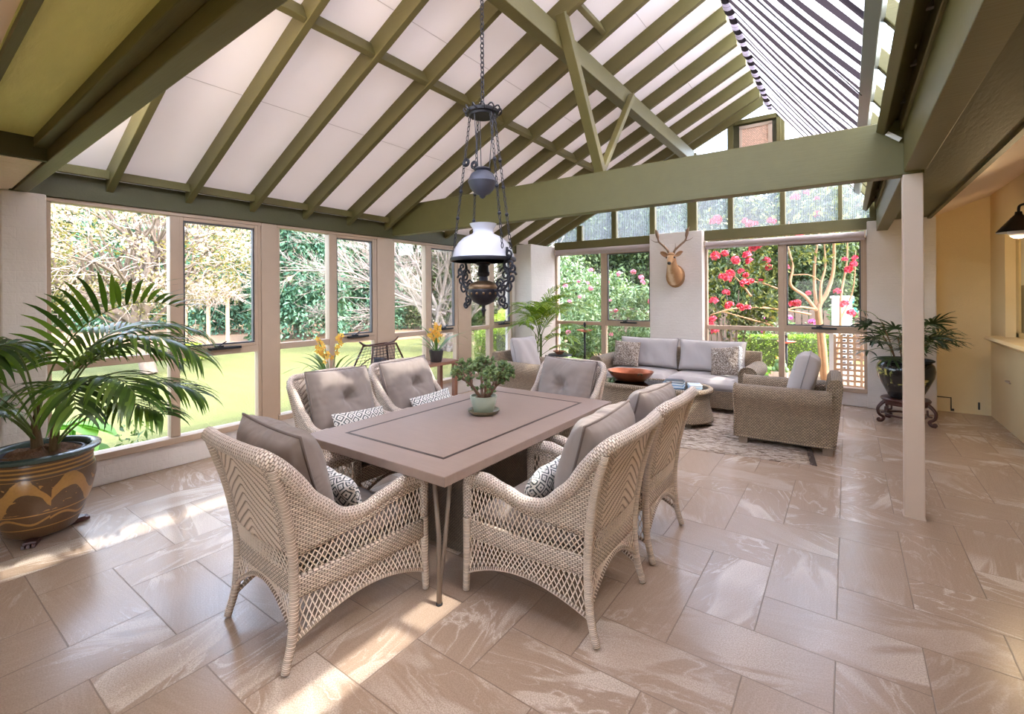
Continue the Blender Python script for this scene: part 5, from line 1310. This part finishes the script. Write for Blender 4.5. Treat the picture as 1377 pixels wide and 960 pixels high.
# blossom tree
bt = thing('blossom_tree', 'spreading cream blossom tree with a forked grey trunk on the lawn', 'tree', tuple(at(196, 11.2)))
tips = trunk_mesh((.25, 0, 0), (-.1, 0, 1.5), .17, .1, 5, .85, .95, 'bark', bt, levels=3, thin=.66)
trunk_mesh((.0, .1, 0), (-.9, .2, 1.6), .13, .1, 4, .8, .9, 'bark', bt, name='second_trunk', levels=2, thin=.62)
P, o = crown_pts(6500, (-.55, .1, 3.1), (3.5, 3.0, 2.2), .3, 120, .42); leafcloud('leaves', 'blossom_leaf', bt, P, o, .085, .045)
P, o = crown_pts(5200, (-.55, .1, 3.1), (3.5, 3.0, 2.2), .3, 130, .26); leafcloud('blossom', 'blossom', bt, P, o, .085, .07)
def twigs(parent, c, r, n, L_, rr, mat, name='twigs', outward=.8, up=.2, seg=3):
    mb = MB()
    for k in range(n):
        d = Vector(rdir(1)[0]); p = Vector(c)+Vector((d.x*r[0], d.y*r[1], d.z*r[2]))*random.uniform(.35, 1)
        dd = (d*outward+Vector(rdir(1)[0])*.6+Z(up)).normalized(); pts = [p]
        for q in range(seg): dd = (dd+Vector(rdir(1)[0])*.25).normalized(); pts.append(pts[-1]+dd*L_/seg)
        mb.tube(pts, [rr*(1-.7*i/seg) for i in range(seg+1)], 4, cap=False)
    mb.build(name, mat, parent)
twigs(bt, (-.55, .1, 3.1), (3.3, 2.9, 2.1), 900, .55, .011, 'twig')
# silver bare tree
bb = thing('bare_tree', 'leafless silver tree with many trunks and fanned twigs past the lawn', 'tree', tuple(at(600, 15.5)))
rv = Vector((math.cos(RAZ), math.sin(RAZ), 0)); fv = Vector((-math.sin(RAZ), math.cos(RAZ), 0))
def limb(mb, p, d, L_, r, lev):
    pts = [p]; m = 6; dd = d.copy()
    for q in range(m): dd = (dd+Vector(rdir(1)[0])*.11+Z(.02)).normalized(); pts.append(pts[-1]+dd*L_/m)
    mb.tube(pts, [r*(1-.6*i/m) for i in range(m+1)], 5 if lev < 3 else 7, cap=False)
    if lev > 0:
        for k in range(4 if lev > 1 else 5):
            q = random.randint(1, m); nd = (dd*.9+Vector(rdir(1)[0])*.55).normalized(); limb(mb, pts[q], nd, L_*random.uniform(.45, .72), max(r*.5, .006), lev-1)
for k, (a, el, r, L_) in enumerate(((0, 1.45, .17, 3.8), (20, 1.3, .13, 3.6), (-10, 1.35, .15, 3.8), (178, .95, .12, 3.4), (185, .70, .10, 3.6), (190, .48, .08, 3.6), (172, .38, .07, 3.4), (165, 1.15, .12, 3.6), (15, .6, .09, 3.0), (-20, .9, .10, 3.0), (182, .28, .06, 3.2))):
    q = math.radians(a); d = (rv*math.cos(q)+fv*math.sin(q))*math.cos(el)+Z(math.sin(el)); mb = MB()
    limb(mb, rv*random.uniform(-.5, .5)+fv*random.uniform(-.3, .3)+Z(.0 if el > .8 else 1.2), d, L_*1.08, r*.62, 4 if el < 1.2 else 3); mb.build('limb', 'bark_pale', bb, smooth=True)
# wisteria frame beyond the lawn
pf = thing('garden_pergola', 'timber posts holding a bare vine at the far side of the lawn', 'pergola', tuple(at(280, 17.5)))
for x in (-.85, .0, .0+.72): MB().box(x-.045, x+.045, -.045, .045, 0, 1.85).build('post', 'timber', pf)
MB().box(-1.1, 1.0, -.03, .03, 1.85, 1.93).build('top_bar', 'timber', pf); twigs(pf, (-.1, 0, 2.05), (1.35, .5, .22), 420, .6, .014, 'twig', 'vine', .5, -.25)
pf.rotation_euler = (0, 0, RAZ)
# shrubs
def shrub(name, label, base, c, r, mat, n, L_, W_, cat='bush', group=None, stems=True, shell=.55, clumps=0, cr=.2, down=0.0):
    t = thing(name, label, cat, tuple(base), 0, group)
    if stems:
        for k in range(4):
            a = 2*PI*k/4+.4; MB().tube([(.06*math.cos(a), .06*math.sin(a), 0), (r[0]*.3*math.cos(a), r[1]*.3*math.sin(a), c[2]*.8)], [.03, .012], 6).build('stem', 'bark', t, smooth=True)
    P, o = crown_pts(n, c, r, shell, clumps, cr); P[:, 2] = np.maximum(P[:, 2], .03); leafcloud('foliage', mat, t, P, o, L_, W_, .8, down); return t
BLM = {}
def bloom(mat, r, npet=34):
    mb = MB()
    for k in range(npet):
        d = Vector(rdir(1)[0]); d.z = abs(d.z)*.9+d.z*.1; d.normalize(); s_ = d.orthogonal().normalized(); s_ = (Matrix.Rotation(random.uniform(0, 6.28), 3, d) @ s_); q = d.cross(s_)
        c_ = d*r*.62; w_ = r*.40
        mb.add([c_-s_*w_-d*r*.1, c_-q*w_*.9+d*r*.05, c_+s_*w_-d*r*.1, c_+q*w_*.9+d*r*.12], [(0, 1, 2, 3)])
    return mb
def blooms(parent, pts, mat, r, name='bloom'):
    src = None
    for k, p in enumerate(pts):
        if k % 6 == 0: src = bloom(mat, r).build(name, mat, parent); o_ = src
        else: o_ = src.copy(); COL.objects.link(o_); o_.parent = parent
        o_.location = p; o_.scale = [random.uniform(.75, 1.2)]*3; o_.rotation_euler = (random.uniform(-.6, .9), random.uniform(-.6, .6), random.uniform(0, 6.3))
def front_pts(n, c, r, toward=(0, -1, .25)):
    out_ = []; tv = Vector(toward).normalized()
    while len(out_) < n:
        d = Vector(rdir(1)[0])
        if d.dot(tv) > .05: out_.append(Vector(c)+Vector((d.x*r[0], d.y*r[1], d.z*r[2]))*random.uniform(.88, 1.04))
    return out_
tw = tuple(-(fv))
s = shrub('rhododendron', 'big pale leaved bush with pink flowers outside the smaller back window', at(815, 12.0), (0, 0, 1.25), (1.9, 1.2, 1.25), 'rhodo_leaf', 7500, .13, .05, clumps=150, cr=.26)
blooms(s, front_pts(34, (0, 0, 1.35), (1.85, 1.2, 1.1), tw), 'pink', .085)
s = shrub('tall_shrub', 'taller mid green shrub behind the pink flowered bush', at(765, 14.2), (0, 0, 1.7), (1.3, 1.0, 1.5), 'rhodo_leaf', 4500, .15, .06, clumps=90, cr=.3)
s = shrub('camellia', 'crimson flowering bush pressing on the wider back window', at(985, 9.9), (0, 0, 2.35), (1.35, .75, 1.75), 'camellia_leaf', 3600, .14, .065, clumps=110, cr=.24, shell=.3)
blooms(s, [at(u, d)-at(985, 9.9)+Vector((0, 0, 1.65-(v-398)/631.6*d-GZ)) for u, v, d in ((975, 343, 8.9), (962, 346, 8.9), (989, 352, 9), (1005, 345, 9), (1008, 353, 9), (982, 370, 8.9), (997, 367, 9.1), (1003, 372, 9.0), (972, 375, 9.0), (978, 378, 8.8), (1002, 383, 8.9), (1010, 380, 9.1), (976, 396, 9.1), (981, 413, 8.9), (1005, 416, 8.7), (995, 415, 9.0), (959, 432, 8.9), (960, 407, 9.0), (961, 447, 8.8), (1020, 330, 9.1), (1013, 335, 9.1), (1034, 362, 9.3), (1024, 380, 9.3), (955, 440, 9.0), (1031, 352, 9.4), (960, 300, 9.1), (965, 297, 9.2), (1002, 299, 9.1), (1008, 303, 9.0), (1038, 300, 9.2), (1015, 304, 9.3), (985, 318, 9.2))], 'red', .105)
mb = MB()
for (u0, v0, d0), (u1, v1, d1) in (((1090, 425, 9.2), (1010, 415, 9.2)), ((1010, 415, 9.2), (955, 425, 9.1)), ((1045, 390, 9.5), (1000, 380, 9.2)), ((1010, 400, 9.2), (985, 370, 9.2)), ((1040, 440, 9.3), (970, 420, 9.2))):
    B_ = at(985, 9.9); pz = lambda u, v, d: at(u, d)-B_+Vector((0, 0, 1.65-(v-398)/631.6*d-GZ)); a_, b_ = pz(u0, v0, d0), pz(u1, v1, d1)
    mb.tube(bz([a_, a_.lerp(b_, .5)+Vector((0, 0, random.uniform(-.06, .06))), b_], 8), [.022-.012*i/8 for i in range(9)], 6)
mb.build('branches', 'bark_tan', s, smooth=True)
# tan forked tree
ft = thing('forked_tree', 'smooth tan tree with forked stems and crimson blooms outside the wider window', 'tree', tuple(at(1110, 9.5)))
B_ = at(1110, 9.5)
def stemline(pix, r0, r1, name='stem'):
    pts = [at(u, d)-B_+Vector((0, 0, 1.65-(v-398)/631.6*d-GZ)) for u, v, d in pix]; P_ = bz(pts, 20)
    r0, r1 = r0*.68, r1*.62
    MB().tube(P_, [r0+(r1-r0)*i/20 for i in range(21)], 9).build(name, 'bark_tan', ft, smooth=True)
stemline(((1111, 525, 9.5), (1107, 465, 9.5), (1101, 418, 9.5), (1111, 398, 9.5), (1120, 370, 9.5), (1122, 335, 9.5), (1118, 300, 9.4)), .085, .035)
stemline(((1107, 525, 9.55), (1102, 465, 9.55), (1098, 420, 9.55), (1095, 380, 9.6), (1097, 345, 9.6), (1105, 300, 9.6)), .07, .03)
stemline(((1098, 420, 9.5), (1082, 400, 9.5), (1063, 385, 9.4), (1066, 360, 9.4), (1058, 325, 9.4), (1062, 300, 9.4)), .055, .025, 'branch')
stemline(((1103, 415, 9.5), (1104, 385, 9.4), (1110, 360, 9.4), (1108, 320, 9.4)), .045, .02, 'branch')
stemline(((1097, 418, 9.5), (1075, 415, 9.4), (1052, 419, 9.3), (1025, 414, 9.2)), .035, .015, 'branch')
stemline(((1119, 520, 9.3), (1127, 470, 9.3), (1130, 440, 9.3), (1131, 400, 9.3), (1139, 355, 9.3), (1140, 320, 9.3)), .05, .02)
stemline(((1131, 430, 9.3), (1143, 405, 9.3), (1149, 380, 9.2), (1151, 340, 9.2)), .025, .012, 'branch')
stemline(((1066, 372, 9.4), (1088, 372, 9.3), (1106, 382, 9.4)), .02, .012, 'branch')
P, o = crown_pts(1500, (.1, .2, 3.4), (1.7, 1.0, 1.1), .2, 60, .3); leafcloud('leaves', 'camellia_leaf', ft, P, o, .15, .075)
blooms(ft, [at(u, d)-B_+Vector((0, 0, 1.65-(v-398)/631.6*d-GZ)) for u, v, d in ((1136, 352, 9.0), (1148, 358, 9.0), (1150, 350, 9.1), (1142, 366, 9.1), (1087, 397, 9.2), (1065, 411, 9.2), (1072, 410, 9.2), (1126, 395, 9.3), (1136, 412, 9.0), (1144, 424, 9.0), (1075, 322, 9.3), (1070, 268, 9.2), (1099, 270, 9.3), (1100, 290, 9.3), (1085, 262, 9.4), (1058, 362, 9.3))], 'red', .10)
# clipped hedges, flower beds
def hedge(label, a, b, w_, h, n, group='clipped box hedges'):
    t = thing('box_hedge', label, 'hedge', tuple((a+b)/2), math.atan2((b-a).y, (b-a).x), group); L_ = (b-a).length
    P = RNG.uniform(-1, 1, size=(n, 3)); ax = RNG.integers(0, 3, n); sg = np.where(RNG.uniform(size=n) < .5, -1, 1)
    for k in range(3): P[ax == k, k] = sg[ax == k]
    P[ax == 2, 2] = 1; P = P*(1+RNG.normal(0, .03, size=P.shape)); out_ = P.copy(); P = P*np.array([L_/2, w_/2, h/2])+np.array([0, 0, h/2])
    MB().box(-L_/2*.95, L_/2*.95, -w_/2*.88, w_/2*.88, 0, h*.94).build('inner_twigs', M['dark_twig'], t)
    leafcloud('foliage', 'box_leaf', t, P, out_, .06, .035, .9); return t
M['dark_twig'] = m_plain('shaded_inner_twigs', (70, 84, 42), .95, nscale=20, namt=.4)
hedge('clipped bright box hedge outside the corner by the lawn', Vector((-7.0, 8.6, GZ)), Vector((-5.7, 11.5, GZ)), .7, .95, 6000)
hedge('clipped bright box hedge below the crimson flowers', at(1000, 11.2), at(1125, 11.0), .7, .80, 6000)
s = shrub('lime_shrub', 'lime leaved shrub behind the corner box hedge', at(690, 11.4), (0, 0, .9), (.8, .6, .8), 'yellow_leaf', 1500, .14, .06, clumps=40, cr=.25)
s = shrub('flower_bush', 'low bush of magenta flowers behind the box hedge', at(1045, 12.6), (0, 0, .62), (1.3, .6, .55), 'rhodo_leaf', 1500, .12, .05, clumps=60, cr=.2)
blooms(s, front_pts(20, (0, 0, .7), (1.3, .55, .55), tw), 'magenta', .12)
s = shrub('blue_flower_bush', 'blue green flower heads over the white louvred cabinet', at(1132, 10.7), (0, 0, 1.35), (.3, .25, .3), 'rhodo_leaf', 300, .1, .05)
blooms(s, front_pts(8, (0, 0, 1.5), (.3, .2, .2), tw), 'teal_petal', .10)
def hosta(label, base, n, h, L_, group):
    t = thing('lush_plant', label, 'plant', tuple(base), 0, group)
    for k in range(n):
        a = random.uniform(0, 2*PI); hh = Vector((math.cos(a), math.sin(a), 0)); e = random.uniform(.6, 1.4); ll = L_*random.uniform(.8, 1.2); top_ = hh*ll*.4*math.cos(e)+Z(h*random.uniform(.5, 1)*math.sin(e))
        lf = MB(); dd = (hh*.8+Z(.35)).normalized(); s_ = Vector((-hh.y, hh.x, 0)); V = []; p = top_.copy(); m = 6
        for q in range(m+1):
            w_ = ll*.30*math.sin(PI*(.06+.9*q/m))**.8; V += [p-s_*w_+Z(.03*w_/.1*.3), p.copy(), p+s_*w_+Z(.03*w_/.1*.3)]; dd = (dd-Z(.22)).normalized(); p = p+dd*ll/m
        lf.add(V, [(3*q, 3*q+1, 3*q+4, 3*q+3) for q in range(m)]+[(3*q+1, 3*q+2, 3*q+5, 3*q+4) for q in range(m)])
        lf.tube([Vector((0, 0, 0)), top_*.6, top_], .007, 5, cap=False); lf.build('broad_leaf', 'hosta_leaf', t, smooth=True)
    return t
hosta('lush broad leaved plant outside the first window behind the dragon planter', Vector((-6.18, 1.22, GZ)), 22, .62, .40, 'lush broad leaved garden plants')
hosta('second lush broad leaved plant hugging the planter pier outside', Vector((-6.16, .72, GZ)), 14, .55, .36, 'lush broad leaved garden plants')
hosta('lush broad leaved plant below the pink bush beside the bird feeder', at(842, 10.3), 26, .55, .36, 'lush broad leaved garden plants')
hosta('lush broad leaved plant left of the bird feeder post', at(768, 10.7), 18, .45, .30, 'lush broad leaved garden plants')
hosta('lush broad leaved plant at the foot of the crimson bush', at(1018, 9.5), 18, .40, .30, 'lush broad leaved garden plants')
s = shrub('small_shrub', 'thin sapling outside the sill of the first lawn window', Vector((-5.85, 1.62, GZ)), (0, 0, .40), (.16, .16, .22), 'strap_leaf', 60, .09, .03)
s = shrub('small_shrub', 'round shrub on the lawn before the timber posts', at(258, 13.4), (0, 0, .25), (.5, .4, .28), 'yellow_leaf', 900, .1, .045)
s = shrub('white_flower_clump', 'upright clump of pale spikes outside the window corner', at(752, 10.9), (0, 0, .45), (.25, .2, .4), 'rhodo_leaf', 400, .14, .02)
blooms(s, front_pts(8, (0, 0, .55), (.22, .2, .35), tw), 'blossom', .05)
def feeder(label, base, h):
    t = thing('bird_feeder', label, 'bird feeder', tuple(base), 0, 'red dish bird feeders')
    MB().tube([(0, 0, 0), (0, 0, h+.14)], .022, 8).build('post', 'black', t, smooth=True)
    MB().lathe([(.0, -.0), (.05, -.01), (.14, .02), (.165, .035), (.15, .035), (.05, .015), (0, .012)], 26, (0, 0, h)).build('dish', 'feeder_red', t, smooth=45)
    MB().lathe([(.022, .0), (.028, .05), (.0, .10)], 10, (0, 0, h+.1)).build('finial', 'black', t, smooth=True)
feeder('red dish bird feeder outside the smaller back window', at(786, 9.3), 1.08)
feeder('red dish bird feeder outside the wider back window', at(1057, 9.2), .84)
fg = thing('frog_statue', 'green glazed frog ornament beside the bird feeder post', 'statue', tuple(at(1049, 9.1)))
MB().box(-.12, .12, -.1, .1, 0, .30).build('plinth', 'paving', fg, bevel=.01)
MB().blob((0, 0, .40), (.11, .11, .11), 18, 12).build('body', 'frog', fg, smooth=True); MB().blob((0, -.04, .51), (.09, .075, .055), 16, 10).build('head', 'frog', fg, smooth=True)
for q in (-1, 1):
    MB().blob((q*.05, -.05, .56), .025, 10, 8).build('eye', 'yellow_petal', fg, smooth=True); MB().blob((q*.11, -.05, .34), (.04, .07, .05), 12, 8).build('leg', 'frog', fg, smooth=True)
lc = thing('louvred_cabinet', 'white cabinet with dark louvres outside by the tan tree', 'cabinet', tuple(at(1133, 9.6)), .05)
MB().box(-.18, .15, -.15, .35, 0, 1.70).build('body', 'white', lc, bevel=.01); MB().box(-.21, .18, -.18, .38, 1.70, 1.75).build('lid', 'white', lc, bevel=.01)
lv = MB().box(-.04, .14, -.158, -.15, .25, 1.15).build('louvre_panel', 'seal', lc)
m_ = MB()
for k in range(16): m_.box(-.05, .148, -.175, -.158, .27+k*.055, .285+k*.055)
m_.box(.04, .06, -.178, -.158, .25, 1.15); m_.build('louvre', 'white', lv)
tr = thing('timber_trellis', 'square timber trellis outside behind the fan leaved palm', 'trellis', (.12, 9.12, GZ))
m_ = MB()
for k in range(8): m_.box(-.30+k*.085, -.265+k*.085, -.01, .01, 0, 1.15)
for k in range(13): m_.box(-.32, .35, .01, .025, .06+k*.085, .095+k*.085)
m_.build('lattice', 'timber', tr); MB().box(-.36, -.30, -.02, .03, 0, 1.22).build('post', 'white', tr)
fn = thing('garden_fence', 'dark paling fence at the end of the back garden', 'fence', tuple(at(880, 15.5)), .1)
m_ = MB()
for k in range(70): m_.box(-6+k*.172, -6+k*.172+.15, 0, .02, 0, 1.35+.02*math.sin(k*2.3))
m_.build('paling', 'fence', fn); MB().box(-6, 6, .02, .07, 1.0, 1.08).build('rail', 'fence', fn)
# ================================================================ light, air, camera
w = bpy.data.worlds.new('sky'); sc.world = w; w.use_nodes = True
t = w.node_tree; t.nodes.clear()
out = t.nodes.new('ShaderNodeOutputWorld'); bg = t.nodes.new('ShaderNodeBackground'); sky = t.nodes.new('ShaderNodeTexSky')
sky.sky_type = 'NISHITA'; sky.sun_disc = False
SUN = Vector((.655, .10, 1.0)).normalized()
sky.sun_elevation = math.asin(SUN.z); sky.sun_rotation = math.atan2(SUN.x, SUN.y)
sky.air_density = 1.0; sky.dust_density = 3.0; sky.ozone_density = 1.0
mx = t.nodes.new('ShaderNodeMix'); mx.data_type = 'RGBA'; mx.inputs[0].default_value = .35
mx.inputs[7].default_value = (3.2, 3.15, 3.1, 1)
t.links.new(sky.outputs[0], mx.inputs[6]); t.links.new(mx.outputs[2], bg.inputs[0]); bg.inputs[1].default_value = SKY
t.links.new(bg.outputs[0], out.inputs[0])
L = bpy.data.lights.new('sun', 'SUN'); L.energy = SUNE; L.angle = math.radians(.8); L.color = (1, .95, .88)
lo = bpy.data.objects.new('sun', L); COL.objects.link(lo); lo.rotation_euler = SUN.to_track_quat('Z', 'Y').to_euler()
P_ = bpy.data.lights.new('wall_lamp_bulb', 'POINT'); P_.energy = 5; P_.color = (1, .74, .42); P_.shadow_soft_size = .05
po = bpy.data.objects.new('wall_lamp_bulb', P_); COL.objects.link(po); po.location = (XR-.16, 6.82, 2.17)
cam = bpy.data.cameras.new('camera'); co = bpy.data.objects.new('camera', cam); COL.objects.link(co)
co.location = (0, 0, 1.65)
cam.sensor_width = 36; cam.sensor_fit = 'HORIZONTAL'; cam.lens = 631.6/1377*36
cam.shift_y = -(480-398.1)/1377
yaw = .6197; roll = .006
co.rotation_mode = 'QUATERNION'
Rm = Matrix.Rotation(yaw, 4, 'Z') @ Matrix.Rotation(PI/2, 4, 'X') @ Matrix.Rotation(ROLLS*roll, 4, 'Z')
co.rotation_quaternion = Rm.to_quaternion()
cam.clip_start = .05; cam.clip_end = 200
sc.camera = co
v = sc.view_settings; v.view_transform = 'Standard'; v.look = 'None'; v.gamma = 1; v.use_curve_mapping = False; v.exposure = EXPO
sc.display_settings.display_device = 'sRGB'
cy = sc.cycles; cy.use_denoising = True; cy.max_bounces = 10; cy.diffuse_bounces = 6; cy.glossy_bounces = 3; cy.transmission_bounces = 6; cy.transparent_max_bounces = 16
cy.caustics_reflective = False; cy.caustics_refractive = False; cy.sample_clamp_indirect = 8
try: cy.denoiser = 'OPENIMAGEDENOISE'; cy.denoising_input_passes = 'RGB_ALBEDO_NORMAL'; cy.denoising_prefilter = 'ACCURATE'
except Exception: pass
cy.use_adaptive_sampling = False
